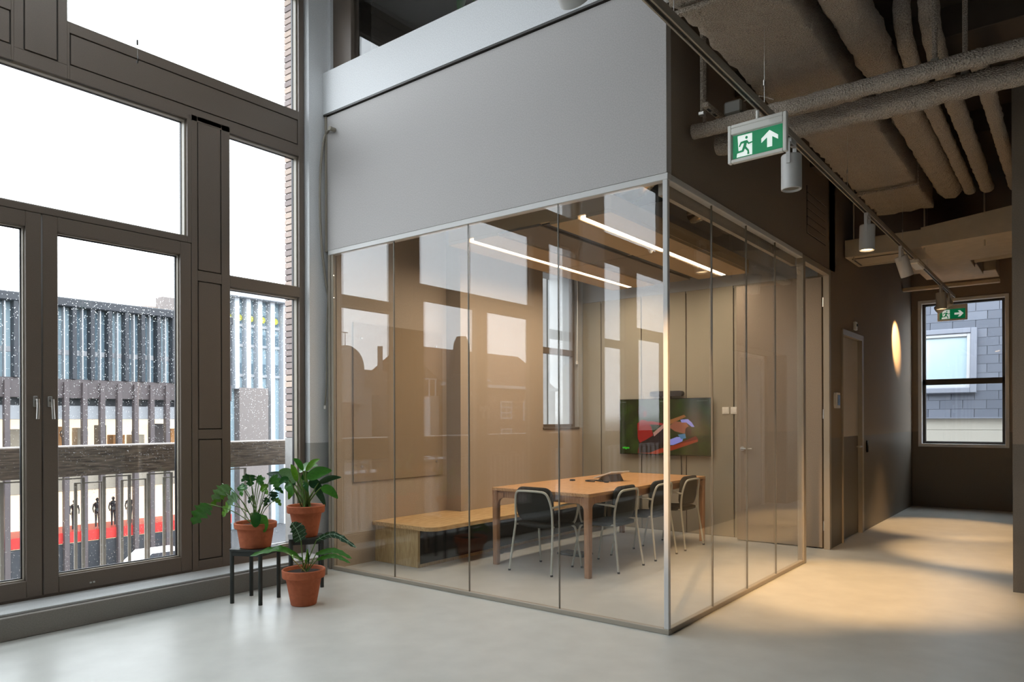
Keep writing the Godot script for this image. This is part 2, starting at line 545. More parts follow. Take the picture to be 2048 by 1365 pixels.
func window_bay(zc: float) -> void:
	var yt := 5.35
	for s in [1.0, -1.0]:
		window_door(zc, s)
	# casing round the doors
	var o := setting(next("trim"))
	var st := begin()
	box(st, Vector3(XF - 0.1, 0.165, zc - 1.082), Vector3(XF - 0.01, 0.185, zc + 1.082))
	box(st, Vector3(XF - 0.1, 2.849, zc - 1.049), Vector3(XF, 2.898, zc + 1.049), 0.002)
	part(o, "transom", st, M.bronze)
	fixed_window(2.898, 3.852, zc - 1.049, zc + 1.049)
	for s in [1.0, -1.0]:
		# post with three panels
		o = setting(next("trim"))
		var za: float = zc - s * 1.082
		var zb: float = zc - s * 1.421
		var pa: float = zc - s * 1.142
		var pb: float = zc - s * 1.336
		panelled(o, 0.165, 3.90, minf(za, zb), maxf(za, zb), [[0.26, 1.24, minf(pa, pb), maxf(pa, pb)], [1.336, 2.542, minf(pa, pb), maxf(pa, pb)], [2.642, 3.852, minf(pa, pb), maxf(pa, pb)]])
		st = begin()
		box(st, Vector3(XF - 0.1, 2.849, zc - s * 1.049), Vector3(XF, 3.90, zc - s * 1.082), 0.001)
		part(o, "jamb", st, M.bronze)
		# side window in two lights
		var wa: float = zc - s * 1.421
		var wb: float = zc - s * 2.119
		fixed_window(0.259, 2.54, minf(wa, wb), maxf(wa, wb))
		fixed_window(2.634, 3.852, minf(wa, wb), maxf(wa, wb))
		o = setting(next("trim"))
		st = begin()
		box(st, Vector3(XF - 0.1, 2.54, minf(wa, wb)), Vector3(XF, 2.634, maxf(wa, wb)), 0.002)
		part(o, "transom", st, M.bronze)
		st = begin()
		box(st, Vector3(XF - 0.1, 0.165, minf(wa, wb)), Vector3(XF, 0.259, maxf(wa, wb)), 0.002)
		part(o, "bottom_rail", st, M.bronze)
		st = begin()
		box(st, Vector3(XF - 0.1, 0.165, wb), Vector3(XF, 5.65, wb - s * 0.055), 0.002)
		part(o, "jamb", st, M.bronze)
		# band with a long panel
		o = setting(next("trim"))
		var ba: float = zc - s * 0.165
		var bb: float = zc - s * 2.119
		var qa: float = zc - s * 0.19
		var qb: float = zc - s * 2.10
		panelled(o, 3.852, 4.265, minf(ba, bb), maxf(ba, bb), [[3.962, 4.176, minf(qa, qb), maxf(qa, qb)]])
		fixed_window(4.265, yt, minf(zc - s * 0.167, bb), maxf(zc - s * 0.167, bb))
		o = setting(next("trim"))
		panelled(o, yt, 5.65, minf(ba, bb), maxf(ba, bb), [[yt + 0.09, 5.56, minf(qa, qb), maxf(qa, qb)]])
	o = setting(next("trim"))
	st = begin()
	box(st, Vector3(XF - 0.1, 3.852, zc - 0.165), Vector3(XF, 3.945, zc + 0.165), 0.001)
	part(o, "rail", st, M.bronze)
	panelled(o, 3.945, 5.65, zc - 0.165, zc + 0.165, [[3.957, 5.55, zc - 0.098, zc + 0.098]])

func make_structure() -> void:
	# floor and plinth
	slab("floor", Vector3(-5.7, -0.12, -13.2), Vector3(4.5, 0, 10.5), M.floor)
	var o := setting("baseboard_window")
	var st := begin()
	box(st, Vector3(-5.8, 0, -4.139), Vector3(-5.36, 0.15, 10.5), 0.004)
	part(o, "plinth", st, M.paint_taupe_low)
	st = begin()
	box(st, Vector3(-5.8, 0.15, -4.139), Vector3(-5.395, 0.168, 10.5), 0.003)
	part(o, "sill_board", st, M.paint_pale)
	window_bay(-1.958)
	window_bay(3.0)
	window_bay(7.958)
	# piers of the window wall
	two_tone("wall_left", Vector3(-5.98, 0, -4.9), Vector3(-5.62, 5.65, -4.142), M.paint_white, M.paint_pale)
	two_tone("wall_left_pier", Vector3(-5.98, 0, 0.216), Vector3(-5.62, 5.65, 0.826), M.paint_white, M.paint_pale)
	two_tone("wall_left_pier", Vector3(-5.98, 0, 5.174), Vector3(-5.62, 5.65, 5.784), M.paint_white, M.paint_pale)
	slab("wall_left_end", Vector3(-5.98, 0, 10.13), Vector3(-5.635, 5.65, 10.5), M.paint_white)
	# hall shell behind and beside the camera
	two_tone("wall_rear", Vector3(-5.98, 0, 10.4), Vector3(4.6, 5.65, 10.55), M.paint_white, M.paint_pale)
	two_tone("wall_right_hall", Vector3(4.5, 0, -7.06), Vector3(4.65, 4.1, 10.5), M.paint_white, M.paint_pale)
	# hall ceiling round an unseen roof light, added to brighten pier and spandrel
	o = setting("ceiling_hall")
	var sk := [-4.7, -3.5, -3.2, 0.6]
	for q in [[-5.98, sk[0], ZG - 0.12, 10.5], [sk[1], XR + 0.1, ZG - 0.12, 10.5], [sk[0], sk[1], ZG - 0.12, sk[2]], [sk[0], sk[1], sk[3], 10.5]]:
		st = begin()
		box(st, Vector3(q[0], 5.65, q[2]), Vector3(q[1], 5.95, q[3]))
		part(o, "surface", st, M.paint_white)
	o = setting(next("window"))  # the added roof light, out of view
	st = begin()
	for z in [sk[2], -1.9, -0.65, sk[3] - 0.06]: box(st, Vector3(sk[0], 5.88, z), Vector3(sk[1], 5.95, z + 0.06))
	part(o, "glazing_bar", st, M.bronze)
	st = begin()
	box(st, Vector3(sk[0], 5.95, sk[2]), Vector3(sk[1], 5.956, sk[3]))
	part(o, "pane", st, M.window_glass)
	slab("wall_gallery", Vector3(XR, 4.1, ZG), Vector3(XR + 0.15, 5.65, 10.5), M.paint_white)
	slab("ceiling", Vector3(XR + 0.0, 4.1, -13.3), Vector3(4.65, 4.3, 10.5), M.slab)
	# wall with the corridor window, and the solid block to the right of the corridor
	two_tone("wall_right", Vector3(-0.41, 0, -9.9), Vector3(4.65, 4.1, -7.06), M.paint_taupe_dim, M.paint_corridor_low)
	two_tone("wall_right_far", Vector3(-0.41, 0, -13.1), Vector3(0.2, 4.1, -12.2), M.paint_taupe_dim, M.paint_corridor_low)
	two_tone("wall_right_recess", Vector3(-0.10, 0, -12.2), Vector3(0.2, 4.1, -9.9), M.paint_taupe_dim, M.paint_corridor_low)
	slab("wall_right_lintel", Vector3(-0.41, 2.45, -12.2), Vector3(-0.1, 4.1, -9.9), M.paint_taupe_dim)
	o = setting(next("door"))
	st = begin()
	box(st, Vector3(-0.15, 0.01, -11.75), Vector3(-0.10, 2.35, -10.75), 0.004)
	part(o, "leaf", st, M.paint_pale)
	st = begin()
	frame_x(st, -0.17, -0.10, 0.0, 2.42, -11.81, -10.69, 0.06, 0.06, 0.0, 0.06)
	part(o, "frame", st, M.paint_white)
	st = begin()
	tube(st, [Vector3(-0.15, 1.05, -10.85), Vector3(-0.20, 1.05, -10.85), Vector3(-0.20, 1.05, -10.98)], 0.009)
	part(o, "handle", st, M.steel)
	make_end_wall()
	make_corridor_wall()
	make_meeting_shell()
	make_gallery()

func make_end_wall() -> void:
	var z0 := -13.25
	var z1 := -13.1
	var x0 := -2.0
	var x1 := -0.80
	var y0 := 0.95
	var y1 := 3.27
	var o := setting("wall_end")
	var st := begin()
	box(st, Vector3(-2.4, DATUM, z0), Vector3(x0, 4.1, z1)); box(st, Vector3(x1, DATUM, z0), Vector3(0.3, 4.1, z1)); box(st, Vector3(x0, y1, z0), Vector3(x1, 4.1, z1))
	part(o, "upper_paint", st, M.paint_taupe_dim)
	st = begin()
	box(st, Vector3(-2.4, 0, z0), Vector3(x0, DATUM, z1)); box(st, Vector3(x1, 0, z0), Vector3(0.3, DATUM, z1)); box(st, Vector3(x0, 0, z0), Vector3(x1, y0, z1))
	part(o, "lower_paint", st, M.paint_corridor_low)
	o = setting(next("trim"))
	st = begin()
	frame_z(st, z0 + 0.05, z1 + 0.012, y0, y1, x0, x1, 0.05, 0.003)
	part(o, "lining", st, M.paint_white)
	o = setting(next("window"))
	st = begin()
	frame_z(st, z0, z0 + 0.07, y0 + 0.02, y1 - 0.02, x0 + 0.03, x1 - 0.03, 0.062, 0.004)
	part(o, "frame", st, M.bronze_dark)
	st = begin()
	box(st, Vector3(x0 + 0.05, 1.93, z0), Vector3(x1 - 0.05, 2.02, z0 + 0.07), 0.004)
	part(o, "transom", st, M.bronze_dark)
	for q in [[y0 + 0.04, 1.96], [1.99, y1 - 0.04]]:
		st = begin()
		box(st, Vector3(x0 + 0.06, q[0], z0 + 0.03), Vector3(x1 - 0.06, q[1], z0 + 0.036))
		part(o, "pane", st, M.window_glass)

func make_corridor_wall() -> void:
	var up: Material = M.paint_taupe_dim
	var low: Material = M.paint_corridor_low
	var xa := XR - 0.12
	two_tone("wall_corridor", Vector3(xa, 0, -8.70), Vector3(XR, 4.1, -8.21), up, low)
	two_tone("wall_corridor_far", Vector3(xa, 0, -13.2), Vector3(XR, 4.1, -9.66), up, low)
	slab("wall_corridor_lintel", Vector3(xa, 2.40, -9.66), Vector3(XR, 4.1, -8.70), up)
	# second door, shut, set back in its frame
	var o := setting(next("door"))
	var st := begin()
	box(st, Vector3(XR - 0.075, DATUM, -9.60), Vector3(XR - 0.03, 2.345, -8.72), 0.003)
	part(o, "leaf_upper", st, M.paint_taupe)
	st = begin()
	box(st, Vector3(XR - 0.075, 0.008, -9.60), Vector3(XR - 0.03, DATUM, -8.72), 0.003)
	part(o, "leaf_lower", st, M.paint_corridor_low)
	st = begin()
	frame_x(st, XR - 0.10, XR + 0.018, 0.0, 2.415, -9.70, -8.70, 0.085, 0.02, 0.0, 0.065)
	part(o, "frame", st, M.alu_sand)
	st = begin()
	tube(st, [Vector3(XR - 0.03, 1.06, -9.53), Vector3(XR + 0.03, 1.06, -9.53), Vector3(XR + 0.035, 1.06, -9.40)], 0.01)
	part(o, "handle", st, M.steel)
	# glass partition's end post, head of the tall door, and the open leaf
	o = setting(next("door"))
	st = begin()
	box(st, Vector3(XR - 0.05, 0, -7.30), Vector3(XR + 0.012, 2.99, -7.23), 0.003)
	box(st, Vector3(XR - 0.05, 0, -8.215), Vector3(XR + 0.012, 2.99, -8.155), 0.003)
	box(st, Vector3(XR - 0.05, 2.93, -8.155), Vector3(XR + 0.012, 2.99, -7.30), 0.003)
	part(o, "frame", st, M.alu_sand)
	st = begin()
	box(st, Vector3(-3.095, 0.012, -8.215), Vector3(-2.16, 2.925, -8.172), 0.003)
	var leaf := part(o, "leaf", st, M.paint_taupe_dim)
	st = begin()
	tube(st, [Vector3(-3.03, 1.06, -8.172), Vector3(-3.03, 1.06, -8.12), Vector3(-2.90, 1.06, -8.115)], 0.009)
	tube(st, [Vector3(-3.03, 1.06, -8.172), Vector3(-3.03, 1.06, -8.166)], 0.025, 16)
	part(leaf, "handle", st, M.steel)
	for y in [0.25, 1.45, 2.65]:
		st = begin()
		tube(st, [Vector3(-2.14, y - 0.05, -8.165), Vector3(-2.14, y + 0.05, -8.165)], 0.011)
		part(leaf, "hinge", st, M.steel)

func make_meeting_shell() -> void:
	# upper volume: grey front, corridor side
	var o := setting("wall_front")
	var st := begin()
	box(st, Vector3(-5.57, 3.0, ZG - 0.06), Vector3(XR, 4.262, ZG + 0.01), 0.002)
	part(o, "spandrel", st, M.paint_taupe)
	st = begin()
	box(st, Vector3(-5.60, 2.99, ZG - 0.06), Vector3(-5.575, 4.275, ZG + 0.016), 0.002)
	part(o, "edge_trim", st, M.alu_sand)
	st = begin()
	box(st, Vector3(-5.6, 4.268, ZG - 0.05), Vector3(XR, 4.285, ZG + 0.03))
	part(o, "dark_strip", st, M.bronze_dark)  # solid dark strip between spandrel and white band
	st = begin()
	box(st, Vector3(-5.62, 4.285, ZG - 0.12), Vector3(XR + 0.01, 4.688, ZG + 0.02), 0.004)
	part(o, "band", st, M.paint_white)
	slab("wall_room_side", Vector3(XR - 0.06, 3.0, ZB - 0.1), Vector3(XR, 4.1, ZG - 0.06), M.paint_taupe_dim)  # same paint as the spandrel, its dimmer light put into the colour
	# lining of the window side, stepped
	o = setting("wall_room_left")
	st = begin()
	box(st, Vector3(-5.62, 0, -5.88), Vector3(-5.515, 4.2, ZG - 0.05))
	part(o, "lining", st, M.lining)
	st = begin()
	box(st, Vector3(-5.8, 0, -7.43), Vector3(-5.305, 4.2, -5.88))
	part(o, "lining_step", st, M.lining)
	st = begin()
	box(st, Vector3(-5.8, 0, ZB), Vector3(-5.305, 1.29, -7.43))
	part(o, "breast", st, M.lining)
	st = begin()
	box(st, Vector3(-5.8, 3.35, ZB), Vector3(-5.305, 4.2, -7.43)); box(st, Vector3(-5.8, 1.29, ZB - 0.1), Vector3(-5.305, 3.35, ZB + 0.10))
	part(o, "reveal", st, M.paint_pale)
	o = setting(next("window"))
	st = begin()
	frame_x(st, -5.42, -5.36, 1.29, 3.35, ZB + 0.10, -7.43, 0.05, 0.05, 0.05, 0.05)
	part(o, "frame", st, M.bronze)
	st = begin()
	box(st, Vector3(-5.42, 2.25, ZB + 0.15), Vector3(-5.36, 2.33, -7.48), 0.003)
	part(o, "transom", st, M.bronze)
	st = begin()
	box(st, Vector3(-5.45, 1.275, ZB + 0.09), Vector3(-5.29, 1.30, -7.42), 0.003)
	part(o, "sill", st, M.bronze)
	for q in [[1.33, 2.26], [2.32, 3.31]]:
		st = begin()
		box(st, Vector3(-5.40, q[0], ZB + 0.14), Vector3(-5.394, q[1], -7.47))
		part(o, "pane", st, M.window_glass)
	# back wall with felt panels
	o = setting("wall_back")
	st = begin()
	box(st, Vector3(-5.8, 0, ZB - 0.12), Vector3(XR - 0.06, 4.2, ZB - 0.02))
	part(o, "surface", st, M.paint_pale)
	st = begin()
	box(st, Vector3(-5.3, 0, ZB - 0.02), Vector3(XR - 0.06, 2.95, ZB - 0.014))
	part(o, "panel_backing", st, M.groove)
	var xs := [-5.303, -5.01, -4.411, -3.797, -3.195, -2.60, XR - 0.06]
	for i in 6:
		st = begin()
		box(st, Vector3(xs[i] + 0.006, 0.004, ZB - 0.015), Vector3(xs[i + 1] - 0.006, 2.976, ZB), 0.003)
		part(o, "felt_panel", st, M.felt)
	# dark void above the room
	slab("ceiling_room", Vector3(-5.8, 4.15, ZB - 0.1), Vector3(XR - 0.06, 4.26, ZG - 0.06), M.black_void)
	# pelmet inside the head of the glass
	o = setting(next("trim"))
	st = begin()
	box(st, Vector3(XR - 0.10, 2.885, -7.23), Vector3(XR - 0.065, 3.05, ZG - 0.07))
	part(o, "pelmet", st, M.alu_sand)
	# glass partition
	o = setting("wall_glass")
	st = begin()
	box(st, Vector3(-5.56, 2.955, ZG - 0.05), Vector3(XR + 0.008, 2.998, ZG + 0.012), 0.003)
	box(st, Vector3(XR - 0.05, 2.955, -7.23), Vector3(XR + 0.008, 2.998, ZG - 0.05), 0.003)
	part(o, "head_channel", st, M.alu_white)
	st = begin()
	box(st, Vector3(-5.50, 0, ZG - 0.03), Vector3(XR + 0.006, 0.035, ZG + 0.012), 0.003)
	box(st, Vector3(XR - 0.036, 0, -7.23), Vector3(XR + 0.006, 0.035, ZG - 0.03), 0.003)
	part(o, "floor_channel", st, M.alu_sand)
	st = begin()
	box(st, Vector3(-5.565, 0, ZG - 0.05), Vector3(-5.535, 2.96, ZG + 0.012), 0.003)
	box(st, Vector3(-5.535, 0, ZG - 0.03), Vector3(-5.50, 2.96, ZG - 0.0), 0.002)
	part(o, "end_post", st, M.alu_sand)
	st = begin()
	box(st, Vector3(XR - 0.03, 0.035, ZG - 0.022), Vector3(XR + 0.004, 2.957, ZG + 0.010), 0.003)
	part(o, "corner_post", st, M.alu_white)
	var fx := [-5.50, -4.675, -3.814, -2.949, XR - 0.03]
	for i in 4:
		st = begin()
		box(st, Vector3(fx[i] + 0.002, 0.02, ZG - 0.012), Vector3(fx[i + 1] - 0.002, 2.957, ZG))
		part(o, "pane", st, M.room_glass)
		if i < 3:
			st = begin()
			box(st, Vector3(fx[i + 1] - 0.003, 0.02, ZG - 0.012), Vector3(fx[i + 1] + 0.003, 2.957, ZG + 0.001))
			part(o, "joint", st, M.plastic_grey)
	var fz := [ZG - 0.022, -5.047, -5.746, -6.451, -7.23]
	for i in 4:
		st = begin()
		box(st, Vector3(XR - 0.012, 0.02, fz[i + 1] + 0.002), Vector3(XR, 2.957, fz[i] - 0.002))
		part(o, "pane", st, M.room_glass)
		if i < 3:
			st = begin()
			box(st, Vector3(XR - 0.012, 0.02, fz[i + 1] - 0.003), Vector3(XR + 0.001, 2.957, fz[i + 1] + 0.003))
			part(o, "joint", st, M.plastic_grey)

func make_gallery() -> void:   # the room on the floor above, behind its own glass
	var o := setting("wall_gallery_room")
	var st := begin()
	box(st, Vector3(-5.9, 4.26, -8.4), Vector3(-5.62, 5.65, -4.44)); box(st, Vector3(-5.62, 4.26, -8.5), Vector3(XR, 5.65, -8.3)); box(st, Vector3(XR - 0.1, 4.26, -8.3), Vector3(XR, 5.65, ZG - 0.12))
	part(o, "surface", st, M.paint_taupe_low)
	slab("floor_gallery", Vector3(-5.9, 4.26, -8.4), Vector3(XR, 4.30, ZG - 0.12), M.slab)
	slab("ceiling_gallery", Vector3(-5.98, 5.65, -8.5), Vector3(XR + 0.15, 5.8, ZG - 0.12), M.paint_taupe)
	o = setting(next("window"))
	st = begin()
	box(st, Vector3(-5.62, 4.30, -4.50), Vector3(-5.33, 5.65, -4.40), 0.003)
	part(o, "post", st, M.bronze)
	st = begin()
	box(st, Vector3(-5.635, 4.688, -4.40), Vector3(-5.585, 5.65, -4.36), 0.003)
	part(o, "edge_strip", st, M.paint_white)
	st = begin()
	box(st, Vector3(-5.33, 4.30, -4.452), Vector3(XR - 0.1, 5.65, -4.44))
	part(o, "pane", st, M.room_glass)

# ---------------------------------------------------------------- furniture of the meeting room
func make_bench() -> void:
	var t := thing("bench", "long pale plywood bench with a black glossy front along the window side", "bench", Vector3(-5.1, 0, -6.5))
	var o := t.position
	var st := begin()
	var p := PackedVector2Array()
	# plan in (x, -z): the front corner is rounded, the back follows the stepped wall
	p.append(Vector2(-5.512, 4.80)); 
	for k in 7:
		var a := -PI / 2 + PI / 2 * k / 6.0
		p.append(Vector2(-4.80 + 0.11 * cos(a), 4.91 + 0.11 * sin(a)))
	p.append(Vector2(-4.69, 8.33)); p.append(Vector2(-5.30, 8.33)); p.append(Vector2(-5.30, 5.872)); p.append(Vector2(-5.512, 5.872))
	prism(st, p, Vector3(0, 0.362, 0) - o, Vector3.RIGHT, Vector3.FORWARD, Vector3(0, 0.038, 0))
	part(t, "seat", st, M.ply)
	st = begin()
	box(st, Vector3(-5.512, 0, -4.865) - o, Vector3(-4.91, 0.362, -4.835) - o, 0.002)
	part(t, "end_panel", st, M.ply_side)
	st = begin()
	box(st, Vector3(-4.935, 0.03, -8.33) - o, Vector3(-4.915, 0.362, -4.866) - o)
	part(t, "front_panel", st, M.gloss_black)
	st = begin()
	box(st, Vector3(-4.93, 0.0, -8.33) - o, Vector3(-4.905, 0.03, -4.866) - o)
	part(t, "kick_strip", st, M.ply_side)
func make_table() -> void:
	var x0 := -4.475
	var x1 := -3.365
	var z0 := -7.925
	var z1 := -5.40
	var c := Vector3((x0 + x1) / 2, 0, (z0 + z1) / 2)
	var t := thing("meeting_table", "long oak meeting table with rounded square legs inside the glass room", "table", c)
	var st := begin()
	var top := rounded_rect(x1 - x0, z1 - z0, 0.02, 4)
	prism(st, top, Vector3(0, 0.717, 0), Vector3.RIGHT, Vector3.BACK, Vector3(0, 0.028, 0))
	part(t, "tabletop", st, M.oak)
	st = begin()
	var w := (x1 - x0) / 2
	var d := (z1 - z0) / 2
	box(st, Vector3(-w + 0.06, 0.65, d - 0.055), Vector3(w - 0.06, 0.717, d - 0.03), 0.002); box(st, Vector3(-w + 0.06, 0.65, -d + 0.03), Vector3(w - 0.06, 0.717, -d + 0.055), 0.002)
	box(st, Vector3(w - 0.055, 0.65, -d + 0.06), Vector3(w - 0.03, 0.717, d - 0.06), 0.002); box(st, Vector3(-w + 0.03, 0.65, -d + 0.06), Vector3(-w + 0.055, 0.717, d - 0.06), 0.002)
	part(t, "apron", st, M.oak_leg)
	for sx in [-1.0, 1.0]:
		for sz in [-1.0, 1.0]:
			st = begin()
			# tapered post with a curved bracket towards both neighbours
			var cx: float = sx * (w - 0.034)
			var cz: float = sz * (d - 0.034)
			var rings := []
			for q in [[0.0, 0.056], [0.60, 0.062], [0.66, 0.064], [0.717, 0.066]]:
				var ring := []
				for v in rounded_rect(q[1], q[1], 0.014, 3): ring.append(Vector3(cx + v.x, q[0], cz - v.y))
				rings.append(ring)
			st.set_smooth_group(0)
			for i in 3:
				for k in rings[0].size():
					var k2: int = (k + 1) % rings[0].size()
					quad(st, rings[i][k], rings[i][k2], rings[i + 1][k2], rings[i + 1][k])
			st.set_smooth_group(-1)
			var n: int = rings[0].size()
			for k in range(1, n - 1): tri(st, rings[0][0], rings[0][k + 1], rings[0][k])
			for ax in 2:
				var dir := Vector3(-sx, 0, 0) if ax == 0 else Vector3(0, 0, -sz)
				var poly := PackedVector2Array([Vector2(0.02, 0.70), Vector2(0.10, 0.70), Vector2(0.10, 0.652)])
				for k in 6:
					var a := PI / 2 * (k + 1) / 6.0
					poly.append(Vector2(0.10 - 0.07 * sin(a), 0.652 - 0.075 * (1 - cos(a))))
				poly.append(Vector2(0.02, 0.577))
				var wv := dir.cross(Vector3.UP) * 0.034
				prism(st, poly, Vector3(cx, 0, cz) - wv / 2, dir, Vector3.UP, wv)
			part(t, "leg", st, M.oak_leg)
func make_chair(label: String, pos: Vector3, turn: float) -> Node3D:   # faces -z, feet on the floor
	var t := thing("armchair", label, "chair", pos, turn, "black chairs at the meeting table")
	var r := 0.0105
	var st := begin()
	var path := curve([Vector3(-0.238, 0.006, 0.25), Vector3(-0.222, 0.26, 0.215), Vector3(-0.208, 0.46, 0.19), Vector3(-0.203, 0.60, 0.20), Vector3(-0.182, 0.70, 0.222), Vector3(-0.150, 0.738, 0.235), Vector3(-0.09, 0.746, 0.243), Vector3(0, 0.748, 0.246), Vector3(0.09, 0.746, 0.243), Vector3(0.150, 0.738, 0.235), Vector3(0.182, 0.70, 0.222), Vector3(0.203, 0.60, 0.20), Vector3(0.208, 0.46, 0.19), Vector3(0.222, 0.26, 0.215), Vector3(0.238, 0.006, 0.25)], 4)
	tube(st, path, r, 10)
	part(t, "back_frame", st, M.chair_tube)
	for s in [-1.0, 1.0]:
		st = begin()
		tube(st, curve([Vector3(s * 0.203, 0.60, 0.20), Vector3(s * 0.235, 0.618, 0.10), Vector3(s * 0.262, 0.63, -0.05), Vector3(s * 0.262, 0.622, -0.13), Vector3(s * 0.25, 0.58, -0.165), Vector3(s * 0.225, 0.47, -0.165), Vector3(s * 0.20, 0.43, -0.15), Vector3(s * 0.14, 0.42, -0.12)], 5), r, 10)
		part(t, "armrest", st, M.chair_tube)
		st = begin()
		tube(st, curve([Vector3(s * 0.12, 0.418, -0.15), Vector3(s * 0.19, 0.405, -0.17), Vector3(s * 0.215, 0.34, -0.19), Vector3(s * 0.238, 0.006, -0.25)], 5), r, 10)
		part(t, "leg", st, M.chair_tube)
		st = begin()
		tube(st, [Vector3(s * 0.208, 0.43, 0.192), Vector3(s * 0.15, 0.415, 0.0), Vector3(s * 0.12, 0.418, -0.15)], 0.009, 8)
		part(t, "seat_rail", st, M.chair_tube)
		for z in [0.25, -0.25]:
			st = begin()
			tube(st, [Vector3(s * 0.2385, 0.0, z), Vector3(s * 0.238, 0.016, z)], 0.0125, 10)
			part(t, "foot_cap", st, M.rubber)
	# curved shell pads: grid surfaces with thickness
	st = begin()
	pad(st, func(u: float, v: float) -> Vector3:
		return Vector3(u * 0.205, 0.625 + v * 0.155, 0.212 + 0.03 * (v * 0.5 + 0.5) - 0.035 * u * u - 0.012 * v * v), 0.205, 0.155, 0.085, Vector3(0, 0.1, -1.0).normalized() * 0.034)
	part(t, "backrest", st, M.chair_pad)
	st = begin()
	pad(st, func(u: float, v: float) -> Vector3:
		return Vector3(u * 0.222, 0.452 - 0.012 * (1.0 - u * u) + 0.006 * v - 0.03 * maxf(0.0, -v - 0.6), v * 0.215 - 0.01), 0.222, 0.215, 0.11, Vector3(0, -0.040, 0))
	part(t, "seat", st, M.chair_pad)
	return t
func pad(st: SurfaceTool, f: Callable, hw: float, hh: float, rad: float, w: Vector3) -> void:
	# a cushion: the rounded rectangle of half sizes hw, hh mapped by f, thickened by w with a soft edge
	var rings := 7
	var outline := rounded_rect(2 * hw, 2 * hh, rad, 6)
	var n := outline.size()
	var a := []
	var b := []
	for i in rings + 1:
		var s := 1.0 - float(i) / rings * 0.999
		var edge := 1.0 - pow(maxf(0.0, (s - 0.9) / 0.1), 2.0) * 0.5
		var ra := []
		var rb := []
		for q in outline:
			var p: Vector3 = f.call(q.x / hw * s, q.y / hh * s)
			ra.append(p + w * (0.5 - 0.5 * edge))
			rb.append(p + w * (0.5 + 0.5 * edge))
		a.append(ra)
		b.append(rb)
	st.set_smooth_group(0)
	var mid: Vector3 = f.call(0, 0) + w * 0.5
	for i in rings:
		for k in n:
			var k2 := (k + 1) % n
			facing(st, a[i][k], a[i][k2], a[i + 1][k2], a[i + 1][k], -w)
			facing(st, b[i][k], b[i][k2], b[i + 1][k2], b[i + 1][k], w)
	for k in n:
		var k2 := (k + 1) % n
		var mk: Vector3 = (a[0][k] + b[0][k]) / 2
		facing(st, a[0][k], a[0][k2], b[0][k2], b[0][k], mk - mid - (mk - mid).project(w))
func facing(st: SurfaceTool, a: Vector3, b: Vector3, c: Vector3, d: Vector3, n: Vector3) -> void:
	if (c - a).cross(d - b).dot(n) < 0.0: quad(st, d, c, b, a)
	else: quad(st, a, b, c, d)

func make_table_things() -> void:
	var y := 0.746
	var p := at_depth(1222, 962, 1.0)
	var c := Vector3(0, 1.4, 0) + ray(1222, 962) * ((y - 1.4) / ray(1222, 962).y)
	var t := thing("room_console", "small tilted touch console with a pale rim on the oak table", "console", c, -0.3)
	var st := begin()
	prism(st, PackedVector2Array([Vector2(-0.115, 0.0), Vector2(0.10, 0.0), Vector2(0.045, 0.075), Vector2(-0.02, 0.062)]), Vector3(0, 0, -0.09), Vector3.RIGHT, Vector3.UP, Vector3(0, 0, 0.18))
	part(t, "stand", st, M.plastic_grey)
	st = begin()
	prism(st, PackedVector2Array([Vector2(-0.13, 0.020), Vector2(0.145, 0.098), Vector2(0.142, 0.110), Vector2(-0.133, 0.032)]), Vector3(0, 0, -0.13), Vector3.RIGHT, Vector3.UP, Vector3(0, 0, 0.26))
	var tab := part(t, "tablet", st, M.plastic_white)
	st = begin()
	prism(st, PackedVector2Array([Vector2(-0.115, 0.0372), Vector2(0.127, 0.1058), Vector2(0.127, 0.1075), Vector2(-0.115, 0.0389)]), Vector3(0, 0, -0.115), Vector3.RIGHT, Vector3.UP, Vector3(0, 0, 0.23))
	part(tab, "screen", st, M.screen_black)
	var r := ray(1178, 964)
	c = Vector3(0, 1.4, 0) + r * ((y - 1.4) / r.y)
	t = thing("cable", "looped black cable lying beside the touch console", "cable", c)
	st = begin()
	var pts := []
	for k in 26:
		var a := TAU * k / 20.0
		pts.append(Vector3(0.07 * cos(a) + 0.004 * k, 0.006 + 0.0006 * k, 0.05 * sin(a)))
	pts.append(Vector3(0.20, 0.008, 0.0))
	tube(st, pts, 0.0055, 8)
	part(t, "cord", st, M.cable)
	st = begin()
	box(st, Vector3(0.19, 0.0, -0.015), Vector3(0.235, 0.016, 0.015), 0.004)
	part(t, "plug", st, M.cable)
	r = ray(1145, 962)
	c = Vector3(0, 1.4, 0) + r * ((y - 1.4) / r.y)
	t = thing("cable_grommet", "small round black grommet in the oak tabletop", "grommet", c)
	st = begin()
	lathe(st, [Vector2(0.030, 0.0), Vector2(0.030, 0.010), Vector2(0.024, 0.015), Vector2(0.0, 0.015)], 20)
	part(t, "rim", st, M.cable)
	# floor outlet under the table with its lead
	r = ray(1150, 1110)
	c = Vector3(0, 1.4, 0) + r * (-1.4 / r.y)
	t = thing("floor_outlet", "flat black floor outlet box under the oak table", "outlet", c)
	st = begin()
	box(st, Vector3(-0.16, 0, -0.10), Vector3(0.16, 0.025, 0.10), 0.006)
	part(t, "cover", st, M.cable)
	st = begin()
	tube(st, curve([Vector3(0.10, 0.02, 0), Vector3(0.16, 0.12, 0.0), Vector3(0.15, 0.35, -0.02), Vector3(0.17, 0.70, -0.05)], 6), 0.007, 8)
	part(t, "lead", st, M.cable)

